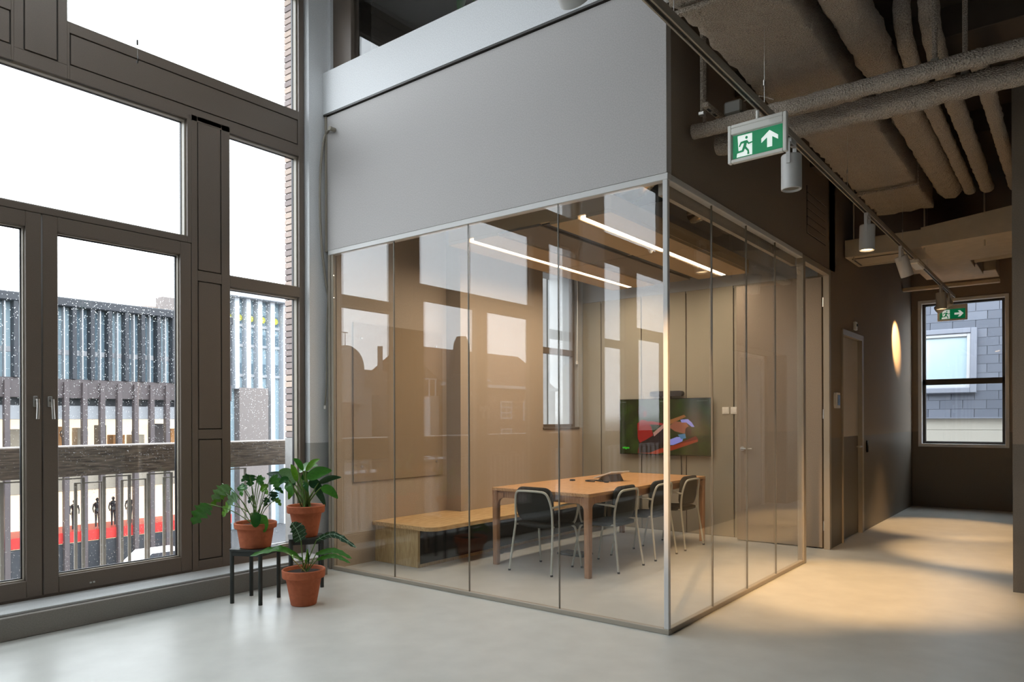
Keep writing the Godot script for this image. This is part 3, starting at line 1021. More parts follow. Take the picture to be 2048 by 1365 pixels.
func fill_poly(im: Image, pts: Array, c: Color, w: int, h: int) -> void:
	var p := PackedVector2Array()
	for q in pts: p.append(Vector2(q[0] * w, q[1] * h))
	var lo := p[0]
	var hi := p[0]
	for q in p:
		lo = Vector2(minf(lo.x, q.x), minf(lo.y, q.y))
		hi = Vector2(maxf(hi.x, q.x), maxf(hi.y, q.y))
	for y in range(maxi(0, int(lo.y)), mini(h, int(hi.y) + 1)):
		for x in range(maxi(0, int(lo.x)), mini(w, int(hi.x) + 1)):
			if Geometry2D.is_point_in_polygon(Vector2(x + 0.5, y + 0.5), p): im.set_pixel(x, y, c)
func blob(cx: float, cy: float, rx: float, ry: float, n := 14) -> Array:
	var a := []
	for k in n: a.append([cx + rx * cos(TAU * k / n), cy + ry * sin(TAU * k / n)])
	return a
func screen_picture() -> ImageTexture:   # two people on a red slide in grass, as flat print
	var w := 384
	var h := 216
	var im := Image.create(w, h, false, Image.FORMAT_RGB8)
	var f := FastNoiseLite.new()
	f.frequency = 0.09
	f.seed = 4
	var g := FastNoiseLite.new()
	g.frequency = 0.012
	g.seed = 8
	for y in h:
		for x in w:
			var v := 0.62 + 0.30 * f.get_noise_2d(x, y * 1.6) + 0.35 * g.get_noise_2d(x, y)
			im.set_pixel(x, y, Color(0.19 * v, 0.30 * v, 0.055 * v))
	var C := [Color(0.10, 0.03, 0.02), Color(0.16, 0.075, 0.045), Color(0.60, 0.05, 0.05), Color(0.72, 0.52, 0.46), Color(0.13, 0.08, 0.10), Color(0.62, 0.20, 0.08), Color(0.64, 0.40, 0.22), Color(0.62, 0.62, 0.92), Color(0.30, 0.52, 0.66), Color(0.62, 0.36, 0.27), Color(0.42, 0.08, 0.05)]
	fill_poly(im, [[0.20, 0.99], [0.22, 0.84], [0.52, 0.90], [0.84, 0.66], [0.87, 0.72], [0.62, 0.90], [0.40, 1.0]], C[10], w, h)
	fill_poly(im, [[0.28, 0.99], [0.50, 0.88], [0.86, 0.72], [0.865, 0.76], [0.60, 0.92], [0.42, 1.0]], C[5], w, h)
	fill_poly(im, [[0.52, 0.40], [0.72, 0.28], [0.74, 0.32], [0.56, 0.46]], C[6], w, h)
	fill_poly(im, [[0.22, 0.98], [0.21, 0.60], [0.34, 0.62], [0.47, 0.60], [0.52, 0.85], [0.34, 0.98]], C[0], w, h)
	fill_poly(im, [[0.30, 0.80], [0.40, 0.66], [0.52, 0.46], [0.56, 0.52], [0.48, 0.80], [0.36, 0.88]], C[4], w, h)
	fill_poly(im, [[0.205, 0.72], [0.20, 0.44], [0.245, 0.37], [0.30, 0.38], [0.36, 0.50], [0.38, 0.66], [0.30, 0.74], [0.23, 0.80]], C[2], w, h)
	fill_poly(im, [[0.30, 0.40], [0.38, 0.40], [0.50, 0.44], [0.52, 0.48], [0.40, 0.46], [0.32, 0.46]], C[2], w, h)
	fill_poly(im, [[0.38, 0.61], [0.50, 0.44], [0.54, 0.40], [0.55, 0.44], [0.46, 0.58], [0.39, 0.68]], C[3], w, h)
	fill_poly(im, blob(0.255, 0.22, 0.055, 0.11), C[1], w, h)
	fill_poly(im, blob(0.287, 0.26, 0.022, 0.06), Color(0.50, 0.28, 0.24), w, h)
	fill_poly(im, [[0.55, 0.50], [0.62, 0.40], [0.74, 0.42], [0.78, 0.52], [0.72, 0.62], [0.62, 0.58]], C[9], w, h)
	fill_poly(im, [[0.68, 0.37], [0.76, 0.36], [0.80, 0.42], [0.83, 0.50], [0.80, 0.50], [0.74, 0.42], [0.69, 0.42]], C[7], w, h)
	fill_poly(im, [[0.55, 0.74], [0.64, 0.68], [0.71, 0.68], [0.70, 0.76], [0.60, 0.83], [0.555, 0.83]], C[7], w, h)
	fill_poly(im, [[0.65, 0.64], [0.73, 0.62], [0.74, 0.70], [0.69, 0.72]], C[8], w, h)
	fill_poly(im, blob(0.765, 0.58, 0.035, 0.085), C[1], w, h)
	for q in [[0.02, 0.07], [0.46, 0.52], [0.85, 0.97]]:
		for x in range(int(q[0] * w), int(q[1] * w)):
			if x % 4 != 3: im.set_pixel(x, 7, grey(0.5)); im.set_pixel(x, 8, grey(0.6))
	return ImageTexture.create_from_image(im)
func make_screen() -> void:
	var t := thing("television", "wall-mounted black television showing a picture on the felt wall", "television", Vector3(-4.065, 0.95, ZB))
	var st := begin()
	box(st, Vector3(-0.627, 0.0, 0.03), Vector3(0.627, 0.707, 0.065), 0.004)
	part(t, "casing", st, M.screen_black)
	st = begin()
	box(st, Vector3(-0.2, 0.2, 0.0), Vector3(0.2, 0.5, 0.03))
	part(t, "wall_bracket", st, M.cable)
	var m := mat("screen_picture", Color(0.02, 0.02, 0.02), 0.12)
	m.emission_enabled = true
	m.emission = Color.BLACK
	m.emission_texture = screen_picture()
	m.emission_energy_multiplier = 0.7
	st = SurfaceTool.new()
	st.begin(Mesh.PRIMITIVE_TRIANGLES)
	var c := [Vector3(-0.617, 0.012, 0.0658), Vector3(0.617, 0.012, 0.0658), Vector3(0.617, 0.697, 0.0658), Vector3(-0.617, 0.697, 0.0658)]
	var uv := [Vector2(0, 1), Vector2(1, 1), Vector2(1, 0), Vector2(0, 0)]
	for k in [0, 2, 1, 0, 3, 2]:
		st.set_normal(Vector3(0, 0, 1))
		st.set_uv(uv[k])
		st.add_vertex(c[k])
	var o := MeshInstance3D.new()
	o.name = "screen"
	o.mesh = st.commit()
	o.material_override = m
	t.add_child(o)
	var tm := TextMesh.new()
	tm.text = "edges"
	var sf := SystemFont.new()
	sf.font_names = PackedStringArray(["Droid Sans"])
	sf.font_weight = 700
	tm.font = sf
	tm.font_size = 24
	tm.pixel_size = 0.0015
	tm.depth = 0.001
	o = MeshInstance3D.new()
	o.name = "lettering"
	o.mesh = tm
	o.material_override = glow("screen_text", Color(0.12, 0.62, 0.08), 0.9)
	t.add_child(o)
	o.position = Vector3(-0.535, 0.085, 0.0672)
	# camera bar on top
	t = thing("camera_bar", "dark rounded video bar mounted above the television", "camera", Vector3(-4.03, 1.665, ZB))
	st = begin()
	prism(st, rounded_rect(0.435, 0.066, 0.03, 6), Vector3(0, 0.052, 0.02), Vector3.RIGHT, Vector3.UP, Vector3(0, 0, 0.07))
	part(t, "housing", st, M.mannequin)
	st = begin()
	box(st, Vector3(-0.035, -0.005, 0.0), Vector3(0.035, 0.05, 0.05), 0.004)
	part(t, "bracket", st, M.cable)
	st = begin()
	tube(st, [Vector3(0, 0.055, 0.088), Vector3(0, 0.055, 0.094)], 0.019, 18)
	part(t, "lens", st, M.gloss_black)
	t = thing("screen_lead", "thin black lead hanging below the television", "cable", Vector3(-3.86, 0.55, ZB))
	st = begin()
	tube(st, curve([Vector3(0, 0.40, 0.012), Vector3(0.004, 0.2, 0.012), Vector3(0.0, 0.0, 0.012)], 6), 0.006, 8)
	part(t, "cord", st, M.cable)
	var sw := [[-3.293, "square white wall switch on the felt wall between television and door", 0.08], [-3.188, "square white wall switch half hidden by the open door", 0.08]]
	for q in sw:
		t = thing("wall_switch", q[1], "switch", Vector3(q[0], 1.50, ZB), 0.0, "switches on the felt wall")
		st = begin()
		box(st, Vector3(-0.042, -0.042, 0), Vector3(0.042, 0.042, 0.010), 0.003)
		part(t, "plate", st, M.plastic_white)
		st = begin()
		box(st, Vector3(-0.028, -0.028, 0.010), Vector3(0.028, 0.028, 0.015), 0.003)
		part(t, "rocker", st, M.plastic_white)
	# glossy board on the window-side wall
	t = thing("glass_board", "large beige glass writing board on the wall above the bench", "board", Vector3(-5.512, 0, -5.2))
	st = begin()
	box(st, Vector3(0.004, 0.80, -0.60), Vector3(0.012, 2.35, 0.64), 0.001)
	var gm := mat("board_glass", Color(0.60, 0.53, 0.44), 0.04)
	part(t, "glass", st, gm)
	for y in [0.95, 2.2]:
		for z in [-0.5, 0.54]:
			st = begin()
			tube(st, [Vector3(0.0, y, z), Vector3(0.018, y, z)], 0.012, 14)
			part(t, "stud", st, M.steel)

func make_raft() -> void:
	var x0 := -4.66
	var x1 := -2.90
	var z0 := -8.04
	var z1 := -5.0
	var y := 3.04
	var t := thing("ceiling_raft", "suspended beige acoustic ceiling raft with two light lines over the table", "ceiling raft", Vector3((x0 + x1) / 2, y, (z0 + z1) / 2))
	var o := t.position
	var st := begin()
	box(st, Vector3(x0, y + 0.03, z0) - o, Vector3(x1, y + 0.15, z1) - o, 0.003)
	part(t, "body", st, M.raft)
	var cols := [[x0, -4.42], [-4.35, -4.06], [-4.05, -3.60], [-3.50, -3.215], [-3.145, x1]]
	for c in cols.size():
		for k in 2:
			var za := z0 if k == 0 else (z0 + z1) / 2 + 0.006
			var zb := (z0 + z1) / 2 - 0.006 if k == 0 else z1
			st = begin()
			box(st, Vector3(cols[c][0] + 0.003, y + (0.008 if c == 2 else 0.0), za) - o, Vector3(cols[c][1] - 0.003, y + 0.03, zb) - o, 0.002)
			part(t, "tile", st, M.raft_grey if c == 2 else M.raft)
	for k in 2:
		var za := z0 + 0.04 if k == 0 else (z0 + z1) / 2 + 0.03
		var zb := (z0 + z1) / 2 - 0.03 if k == 0 else z1 - 0.03
		st = begin()
		box(st, Vector3(-3.60, y + 0.022, za) - o, Vector3(-3.50, y + 0.03, zb) - o)
		part(t, "air_slot", st, M.gasket)
		for x in [-4.385, -3.18]:
			st = begin()
			box(st, Vector3(x - 0.026, y + 0.003, za) - o, Vector3(x + 0.026, y + 0.03, zb) - o)
			part(t, "light_line", st, M.led_strip)
			var l := AreaLight3D.new()
			l.name = "line_light"
			l.area_size = Vector2(0.05, zb - za)
			l.light_energy = RAFT_E
			l.light_color = Color(1.0, 0.91, 0.79)
			l.area_range = 20.0
			l.area_attenuation = 2.0
			l.shadow_enabled = true
			t.add_child(l, true)
			l.position = Vector3(x, y - 0.004, (za + zb) / 2) - o
			l.rotation_degrees = Vector3(-90, 0, 0)
	for q in [[-4.4, -7.6], [-3.15, -7.6], [-4.4, -5.4], [-3.15, -5.4]]:
		st = begin()
		tube(st, [Vector3(q[0], y + 0.15, q[1]) - o, Vector3(q[0], 4.15, q[1]) - o], 0.004, 6)
		part(t, "hanger", st, M.steel)
	st = begin()
	lathe(st, [Vector2(0.0, -0.035), Vector2(0.012, -0.03), Vector2(0.02, -0.012), Vector2(0.03, 0.0)], 14, Vector3(-3.25, y, -6.35) - o)
	part(t, "sprinkler_head", st, M.steel)
	# two foil hoses
	var hoses := [["slack silver foil duct bending down above the table raft", [Vector3(-2.75, 4.15, -5.25), Vector3(-2.62, 3.75, -5.2), Vector3(-2.70, 3.40, -5.3), Vector3(-3.05, 3.32, -5.5)], 0.085], ["straight silver foil duct hanging beside the raft near the corridor glass", [Vector3(-2.55, 4.15, -6.35), Vector3(-2.52, 3.7, -6.3), Vector3(-2.56, 3.36, -6.3), Vector3(-2.85, 3.31, -6.4)], 0.075]]
	for hz in hoses:
		var pts := curve(hz[1], 26)
		var rad := []
		for i in pts.size(): rad.append(hz[2] * (1.0 + 0.09 * sin(i * PI)) * (1.0 if i % 2 else 0.9))
		t = thing("foil_hose", hz[0], "duct", pts[0], 0.0, "foil ducts above the raft")
		var moved := []
		for p in pts: moved.append(p - pts[0])
		st = begin()
		tube(st, moved, rad, 18)
		part(t, "sleeve", st, M.foil)
		st = begin()
		tube(st, [moved[0], moved[0] + Vector3(0, -0.03, 0)], hz[2] * 1.08, 18)
		part(t, "collar", st, M.steel)

# ---------------------------------------------------------------- plants
func leaf(parent: Node3D, o: Vector3, pts: Array, width: float, roll: float, m: Material, shape: String, vein := false) -> void:
	# a blade along pts (base, middle, tip; world), width in metres, roll about its own line
	var line := curve(pts, 8)
	var n := line.size()
	var st := begin()
	st.set_smooth_group(0)
	var L := []
	var R := []
	var C := []
	for i in n:
		var t := float(i) / (n - 1)
		var d: Vector3 = (line[mini(i + 1, n - 1)] - line[maxi(i - 1, 0)]).normalized()
		var view: Vector3 = (line[i] - Vector3(0, 1.4, 0)).normalized()
		var side := d.cross(view).normalized()
		side = side.rotated(d, roll)
		var nor := side.cross(d).normalized()
		var hw := 0.0
		match shape:
			"lance": hw = pow(sin(PI * pow(t, 0.75)), 0.9) * 0.5
			"heart": hw = (1.15 * sqrt(maxf(0.0, t + 0.02)) * pow(1.0 - t, 0.62)) * 0.72
			"lobed": hw = pow(sin(PI * pow(t * 0.97 + 0.03, 0.7)), 0.7) * 0.5 * (0.42 + 0.58 * absf(sin(t * PI * 4.2 + 0.4)))
			"ruffled": hw = pow(sin(PI * pow(t * 0.98 + 0.02, 0.8)), 0.6) * 0.5 * (0.86 + 0.14 * sin(t * 38.0))
		hw = maxf(hw, 0.012) * width
		var lift := nor * hw * 0.30
		var wave := nor * (hw * 0.22 * sin(t * 30.0)) if shape in ["ruffled", "lobed"] else Vector3.ZERO
		C.append(line[i] - o)
		L.append(line[i] - o + side * hw - lift + wave)
		R.append(line[i] - o - side * hw - lift - wave)
	for i in n - 1:
		quad(st, C[i], L[i], L[i + 1], C[i + 1])
		quad(st, R[i], C[i], C[i + 1], R[i + 1])
	var b := part(parent, "leaf", st, m)
	if vein:
		st = begin()
		var cc := []
		for p in C: cc.append(p + (Vector3(0, 1.4, 0) - o - p).normalized() * 0.002)
		tube(st, cc, 0.0022, 5)
		st.set_smooth_group(0)
		for i in range(2, n - 2):
			if i % 2: continue
			for s in [L, R]:
				tube(st, [cc[i], cc[i].lerp(s[i + 1], 0.92) + (Vector3(0, 1.4, 0) - o - cc[i]).normalized() * 0.002], 0.0012, 4, false)
		part(b, "vein", st, M.vein)
func stem(parent: Node3D, o: Vector3, pts: Array, r: float, m: Material) -> void:
	var line := curve(pts, 6)
	var q := []
	for p in line: q.append(p - o)
	var st := begin()
	tube(st, q, r, 7)
	part(parent, "stem", st, m)
func pot(called: String, label: String, pos: Vector3, rim: float, base: float, h: float) -> Node3D:
	var t := thing(called, label, "potted plant", pos, 0.0, "potted plants by the window")
	var st := begin()
	var lip := h * 0.24
	var neck := lerpf(base, rim * 0.90, 1.0 - lip / h)
	lathe(st, [Vector2(0, 0), Vector2(base * 0.94, 0), Vector2(base, 0.006), Vector2(neck, h - lip), Vector2(rim * 0.965, h - lip + 0.002), Vector2(rim * 0.985, h - lip + 0.01), Vector2(rim, h - 0.006), Vector2(rim - 0.006, h), Vector2(rim - 0.014, h - 0.004), Vector2(rim - 0.022, h - 0.03), Vector2(rim - 0.025, h - 0.04)], 48)
	part(t, "pot", st, M.terracotta)
	st = begin()
	var prof := [Vector2(0.0, h - 0.022), Vector2(rim * 0.5, h - 0.02), Vector2(rim - 0.018, h - 0.03)]
	prof.reverse()
	lathe(st, prof, 40)
	part(t, "soil", st, M.soil)
	return t
func make_plants() -> void:
	# stools
	var st := begin()
	var s1 := thing("plant_stool", "dark square stool carrying the wide pot with lobed leaves", "stool", Vector3(-5.042, 0, -3.207), 0.41, "dark stools by the window")
	var hw := 0.123
	for sx in [-1.0, 1.0]:
		for sz in [-1.0, 1.0]:
			st = begin()
			tube(st, [Vector3(sx * hw, 0, sz * hw), Vector3(sx * hw, 0.405, sz * hw)], 0.0155, 14)
			part(s1, "leg", st, M.stool)
	st = begin()
	prism(st, rounded_rect(0.285, 0.285, 0.02, 5), Vector3(0, 0.40, 0), Vector3.RIGHT, Vector3.FORWARD, Vector3(0, 0.016, 0))
	part(s1, "top", st, M.stool)
	for ax in 2:
		st = begin()
		var a := Vector3(-hw, 0.365, -0.010) if ax == 0 else Vector3(-0.010, 0.365, -hw)
		var b := Vector3(hw, 0.40, 0.010) if ax == 0 else Vector3(0.010, 0.40, hw)
		for s in [-1.0, 1.0]:
			var off := Vector3(0, 0, s * hw) if ax == 0 else Vector3(s * hw, 0, 0)
			st = begin()
			box(st, a + off, b + off, 0.003)
			part(s1, "apron", st, M.stool)
	copy_of(s1, "dark square stool carrying the pot with broad glossy leaves", Vector3(-5.165, 0, -3.763), 0.99, "dark stools by the window")
	# pot one: wide, lobed leaves
	var p := Vector3(-5.042, 0.416, -3.207)
	var t := pot("potted_plant", "wide terracotta pot with lobed green leaves on long stems, on a dark stool", p, 0.160, 0.115, 0.196)
	var d := 5.63
	var soil := p + Vector3(0, 0.175, 0)
	var defs := [[415, 1008, 386, 1050, 26, 0], [456, 970, 425, 1001, 20, 4], [451, 987, 421, 1015, 12, 2], [475, 993, 457, 1012, 18, 4], [462, 1010, 446, 1035, 13, 2], [483, 972, 484, 994, 11, 0], [501, 950, 500, 974, 19, 1], [499, 953, 483, 965, 9, 1], [517, 969, 531, 959, 10, 4], [541, 956, 557, 976, 20, 0], [531, 968, 532, 985, 9, 2], [549, 977, 567, 988, 8, 1], [549, 984, 547, 1005, 14, 3], [550, 1000, 562, 1013, 9, 2], [508, 998, 497, 1008, 9, 3], [536, 997, 530, 1014, 11, 3], [508, 1026, 511, 1056, 18, 1], [533, 1033, 526, 1065, 19, 0], [492, 980, 478, 975, 10, 1], [522, 975, 536, 990, 12, 2], [514, 955, 526, 972, 12, 0]]
	rng.seed = 5
	for q in defs:
		var dd := d + rng.randf_range(-0.13, 0.13)
		if q[1] > 1020: dd = d - 0.14
		var a := at_depth(q[0], q[1], dd)
		var b := at_depth(q[2], q[3], dd + rng.randf_range(-0.05, 0.05))
		var roll := rng.randf_range(-0.7, 0.7)
		var mid := (a + b) / 2 + Vector3(0, 0.018, 0)
		leaf(t, p, [a, mid, b], q[4] * dd / FPX / cos(roll) * 1.45, roll, M["leaf%d" % q[5]], "heart" if q[1] > 1020 else "lobed")
		var root := soil + Vector3(rng.randf_range(-0.04, 0.04), 0, rng.randf_range(-0.04, 0.04))
		stem(t, p, [root, root.lerp(a, 0.5) + Vector3(0, 0.03, 0), a], 0.0032, M.petiole)
	# pot two: broad leaves
	p = Vector3(-5.165, 0.416, -3.763)
	t = pot("potted_plant", "tall terracotta pot with broad glossy leaves, on a dark stool beside the glass wall", p, 0.158, 0.095, 0.265)
	d = 6.15
	soil = p + Vector3(0, 0.24, 0)
	defs = [[594, 963, 557, 944, 24, 4, 0.5], [594, 964, 582, 929, 11, 2, 0.0], [606, 942, 586, 918, 10, 0, 0.2], [612, 943, 640, 919, 10, 2, 0.2], [614, 958, 664, 942, 21, 0, 0.1], [598, 945, 636, 932, 12, 4, 0.9], [637, 967, 683, 955, 11, 3, 0.6], [642, 976, 676, 998, 17, 0, 0.2], [630, 980, 651, 1014, 12, 3, 0.3], [591, 971, 533, 948, 17, 3, 0.5], [589, 978, 577, 1000, 12, 2, 0.1], [572, 968, 585, 993, 15, 0, 0.3], [612, 962, 598, 967, 9, 4, 0.2], [618, 963, 646, 986, 18, 3, 0.2], [604, 960, 622, 950, 12, 1, 0.3], [606, 968, 616, 985, 10, 1, 0.2], [578, 960, 556, 972, 11, 1, 0.3]]
	for q in defs:
		var dd := d + rng.randf_range(-0.12, 0.12)
		var a := at_depth(q[0], q[1], dd)
		var b := at_depth(q[2], q[3], dd + rng.randf_range(-0.06, 0.06))
		var mid := (a + b) / 2 + Vector3(0, 0.022, 0)
		leaf(t, p, [a, mid, b], q[4] * dd / FPX / cos(q[6]) * 1.1, q[6] * (1 if rng.randf() > 0.5 else -1), M["leaf%d" % q[5]], "lance")
		var root := soil + Vector3(rng.randf_range(-0.035, 0.035), 0, rng.randf_range(-0.035, 0.035))
		stem(t, p, [root, root.lerp(a, 0.6) + Vector3(0, 0.012, 0), a], 0.006, M.petiole)
	# pot three: on the floor, ruffled dark leaves
	p = Vector3(-4.646, 0, -3.363)
	t = pot("potted_plant", "terracotta pot with long ruffled dark leaves standing on the floor", p, 0.161, 0.095, 0.272)
	d = 5.50
	soil = p + Vector3(0, 0.248, 0)
	defs = [[[602, 1082], [594, 1062], [583, 1046], 34, 3, 0.3, true], [[604, 1122], [560, 1099], [500, 1113], 13, 0, 0.6, false], [[633, 1081], [668, 1069], [713, 1096], 14, 3, 0.5, true], [[632, 1109], [668, 1101], [704, 1118], 12, 0, 0.3, false], [[634, 1120], [668, 1112], [701, 1127], 10, 0, 0.3, false], [[611, 1127], [614, 1112], [615, 1098], 5, 2, 0.0, false], [[617, 1127], [617, 1115], [617, 1106], 4, 3, 0.0, false], [[586, 1120], [584, 1110], [586, 1118], 5, 2, 0.0, false]]
	for q in defs:
		var pts := []
		for k in 3: pts.append(at_depth(q[k][0], q[k][1], d + [0.0, -0.05, -0.1][k]))
		leaf(t, p, pts, q[3] * d / FPX / cos(q[5]), q[5], M["leaf%d" % q[4]], "ruffled", q[6])
		var root := soil + Vector3(rng.randf_range(-0.03, 0.03), 0, rng.randf_range(-0.03, 0.03))
		stem(t, p, [root, root.lerp(pts[0], 0.5), pts[0]], 0.004, M.petiole if q[4] != 2 else M.sheath)

# ---------------------------------------------------------------- corridor: lamps, signs, services
const XT := -1.37
const YT := 3.10
func make_track() -> void:
	var t := thing("light_track", "long sand-coloured lighting track hung along the corridor ceiling", "track", Vector3(XT, YT, -6.4))
	var st := begin()
	for s in [-1.0, 1.0]:
		box(st, Vector3(s * 0.018, 0, -5.5), Vector3(s * 0.009, 0.012, 5.4), 0.001)
	box(st, Vector3(-0.018, 0.012, -5.5), Vector3(0.018, 0.045, 5.4), 0.002)
	part(t, "rail", st, M.alu_sand)
	st = begin()
	box(st, Vector3(-0.009, 0.010, -5.5), Vector3(0.009, 0.0125, 5.4))
	part(t, "slot", st, M.gasket)
	for z in [-9.6, -8.1, -5.9, -4.05, -2.9]:
		st = begin()
		tube(st, [Vector3(0, 0.045, z + 6.4), Vector3(0, 0.47 if z > -8.5 else 0.995, z + 6.4)], 0.0018, 5)
		var w := part(t, "wire", st, M.steel)
		st = begin()
		tube(st, [Vector3(0, 0.16, z + 6.4), Vector3(0, 0.19, z + 6.4)], 0.006, 8)
		part(w, "gripper", st, M.steel)
	t = thing("track_feed_box", "white feed box fixed under the lighting track", "box", Vector3(XT, YT, -8.9))
	st = begin()
	box(st, Vector3(-0.05, -0.055, -0.20), Vector3(0.05, 0.0, 0.20), 0.012)
	part(t, "housing", st, M.plastic_white)
	st = begin()
	box(st, Vector3(-0.012, -0.012, -0.21), Vector3(0.012, -0.001, 0.21))
	part(t, "adapter", st, M.plastic_white)
func track_lamp(label: String, z: float, aim: Vector3, lit: bool, energy: float, angle: float, soft := 0.6) -> void:
	# aim: unit direction of the beam
	var t := thing("track_spotlight", label, "spotlight", Vector3(XT, YT, z), 0.0, "cylinder spotlights on the lighting track")
	var st := begin()
	box(st, Vector3(-0.016, -0.03, -0.05), Vector3(0.016, 0.004, 0.05), 0.003)
	part(t, "adapter", st, M.alu_white)
	var c := Vector3(0, -0.105, 0)      # pivot
	var body := Node3D.new()
	st = begin()
	var yax := -aim
	var xax := Vector3(0, 0, 1).cross(yax).normalized() if absf(yax.z) < 0.9 else Vector3(1, 0, 0)
	xax = (xax - yax * xax.dot(yax)).normalized()
	var b := Basis(xax, yax, xax.cross(yax))
	lathe(st, [Vector2(0.049, -0.185), Vector2(0.055, -0.198), Vector2(0.059, -0.195), Vector2(0.060, -0.19), Vector2(0.060, 0.005), Vector2(0.057, 0.012), Vector2(0.0, 0.012)], 32)
	var cyl := part(t, "housing", st, M.alu_white, c)
	cyl.basis = b
	st = begin()
	disc(st, Vector3(0, -0.186, 0), 0.0495, false, 28)
	part(cyl, "lens", st, M.lamp_glow if lit else M.plastic_grey)
	for s in [-1.0, 1.0]:
		st = begin()
		box(st, Vector3(-0.012, -0.155, s * 0.062), Vector3(0.012, -0.025, s * 0.066), 0.001)
		part(t, "yoke_arm", st, M.alu_white)
	st = begin()
	for k in 3: box(st, Vector3(-0.012, -0.030, -0.066 + 0.052 * k), Vector3(0.012, -0.026, -0.038 + 0.052 * k), 0.001)
	box(st, Vector3(-0.004, -0.0285, -0.066), Vector3(0.004, -0.0265, 0.066))
	part(t, "yoke_bridge", st, M.alu_white)
	body.free()
	if lit:
		var from := t.position + c + aim * 0.20
		spot(t, from, from + aim, energy, angle, Color(1.0, 0.80, 0.56), soft)
func pictogram(parent: Node3D, w: float, h: float, z: float, arrow_up: bool) -> void:
	var st := begin()
	box(st, Vector3(-w / 2, -h / 2, z), Vector3(w / 2, h / 2, z + 0.002))
	part(parent, "green_field", st, M.sign_green)
	var f := func(pts: Array, m: Material, d: float, called: String) -> void:
		var s := begin()
		var p := PackedVector2Array()
		for q in pts: p.append(Vector2((q[0] - 0.5) * w, (0.5 - q[1]) * h))
		prism(s, p, Vector3(0, 0, z + 0.002), Vector3.RIGHT, Vector3.UP, Vector3(0, 0, d))
		part(parent, called, s, m)
	f.call([[0.10, 0.06], [0.40, 0.06], [0.40, 0.97], [0.08, 0.97], [0.09, 0.80], [0.12, 0.74]], M.sign_white, 0.001, "doorway")
	# running figure in the green of the field
	f.call(blob(0.285, 0.20, 0.026, 0.065, 12), M.sign_green, 0.0025, "runner_head")
	f.call([[0.235, 0.32], [0.30, 0.32], [0.335, 0.44], [0.40, 0.42], [0.40, 0.48], [0.32, 0.51], [0.295, 0.43], [0.275, 0.58], [0.335, 0.76], [0.345, 0.93], [0.30, 0.93], [0.305, 0.80], [0.25, 0.66], [0.225, 0.78], [0.10, 0.80], [0.055, 0.86], [0.06, 0.78], [0.10, 0.72], [0.19, 0.70], [0.225, 0.50], [0.235, 0.42], [0.185, 0.42], [0.15, 0.55], [0.125, 0.53], [0.165, 0.34]], M.sign_green, 0.0025, "runner")
	var arrow := [[0.75, 0.14], [0.915, 0.42], [0.915, 0.60], [0.80, 0.42], [0.80, 0.84], [0.70, 0.84], [0.70, 0.42], [0.585, 0.60], [0.585, 0.42]] if arrow_up else [[0.93, 0.50], [0.80, 0.82], [0.71, 0.82], [0.79, 0.60], [0.58, 0.60], [0.58, 0.40], [0.79, 0.40], [0.71, 0.18], [0.80, 0.18]]
	f.call(arrow, M.sign_white, 0.001, "arrow")
func exit_sign(label: String, c: Vector3, w: float, h: float, turn: float, up: bool) -> void:
	var t := thing("exit_sign", label, "exit sign", c, turn, "green exit signs in the corridor")
	var st := begin()
	frame_z(st, -0.012, 0.018, -h / 2, h / 2, -w / 2, w / 2, 0.02, 0.004)
	box(st, Vector3(-w / 2 + 0.02, h / 2 - 0.055, -0.012), Vector3(w / 2 - 0.02, h / 2 - 0.02, 0.018), 0.003)
	box(st, Vector3(-w / 2 + 0.02, -h / 2 + 0.02, -0.012), Vector3(w / 2 - 0.02, h / 2 - 0.02, 0.004))
	part(t, "housing", st, M.plastic_white)
	var face := Node3D.new()
	face.name = "face"
	t.add_child(face)
	face.position = Vector3(0.0, -0.0175, 0.004)
	pictogram(face, w - 0.052, h - 0.085, 0.0, up)
	st = begin()
	tube(st, [Vector3(0, h / 2, 0), Vector3(0, YT - c.y + 0.002, 0)], 0.009, 10)
	part(t, "hanger", st, M.plastic_white)
func noisy() -> FastNoiseLite:
	var f := FastNoiseLite.new()
	f.frequency = 9.0
	f.fractal_octaves = 3
	f.seed = 6
	return f
func rough_box(st: SurfaceTool, a: Vector3, b: Vector3, step: float, amp: float) -> void:
	# a sprayed duct: its long faces are a grid pushed in and out by noise
	var f := noisy()
	var per := [Vector2(a.x, a.y), Vector2(b.x, a.y), Vector2(b.x, b.y), Vector2(a.x, b.y)]
	var ring := []
	for k in 4:
		var p: Vector2 = per[k]
		var q: Vector2 = per[(k + 1) % 4]
		var n := maxi(2, int(p.distance_to(q) / step))
		for i in n: ring.append(p.lerp(q, float(i) / n))
	var mid := Vector2((a.x + b.x) / 2, (a.y + b.y) / 2)
	var nz := maxi(2, int(absf(b.z - a.z) / step))
	var prev := []
	st.set_smooth_group(0)
	for j in nz + 1:
		var z := lerpf(b.z, a.z, float(j) / nz)
		var cur := []
		for p in ring:
			var v := Vector3(p.x, p.y, z)
			var k := amp * f.get_noise_3dv(v) + amp * 0.6 * f.get_noise_3dv(v * 3.0)
			var d := Vector2(signf(p.x - mid.x) if absf(absf(p.x - mid.x) - (b.x - a.x) / 2) < 1e-4 else 0.0, signf(p.y - mid.y) if absf(absf(p.y - mid.y) - (b.y - a.y) / 2) < 1e-4 else 0.0)
			cur.append(v + Vector3(d.x, d.y, 0) * k)
		if j:
			for k in cur.size():
				var k2 := (k + 1) % cur.size()
				quad(st, prev[k], prev[k2], cur[k2], cur[k])
		prev = cur
	box(st, Vector3(a.x, a.y, minf(a.z, b.z)) + Vector3(0.01, 0.01, 0.005), Vector3(b.x, b.y, maxf(a.z, b.z)) - Vector3(0.01, 0.01, 0.005))
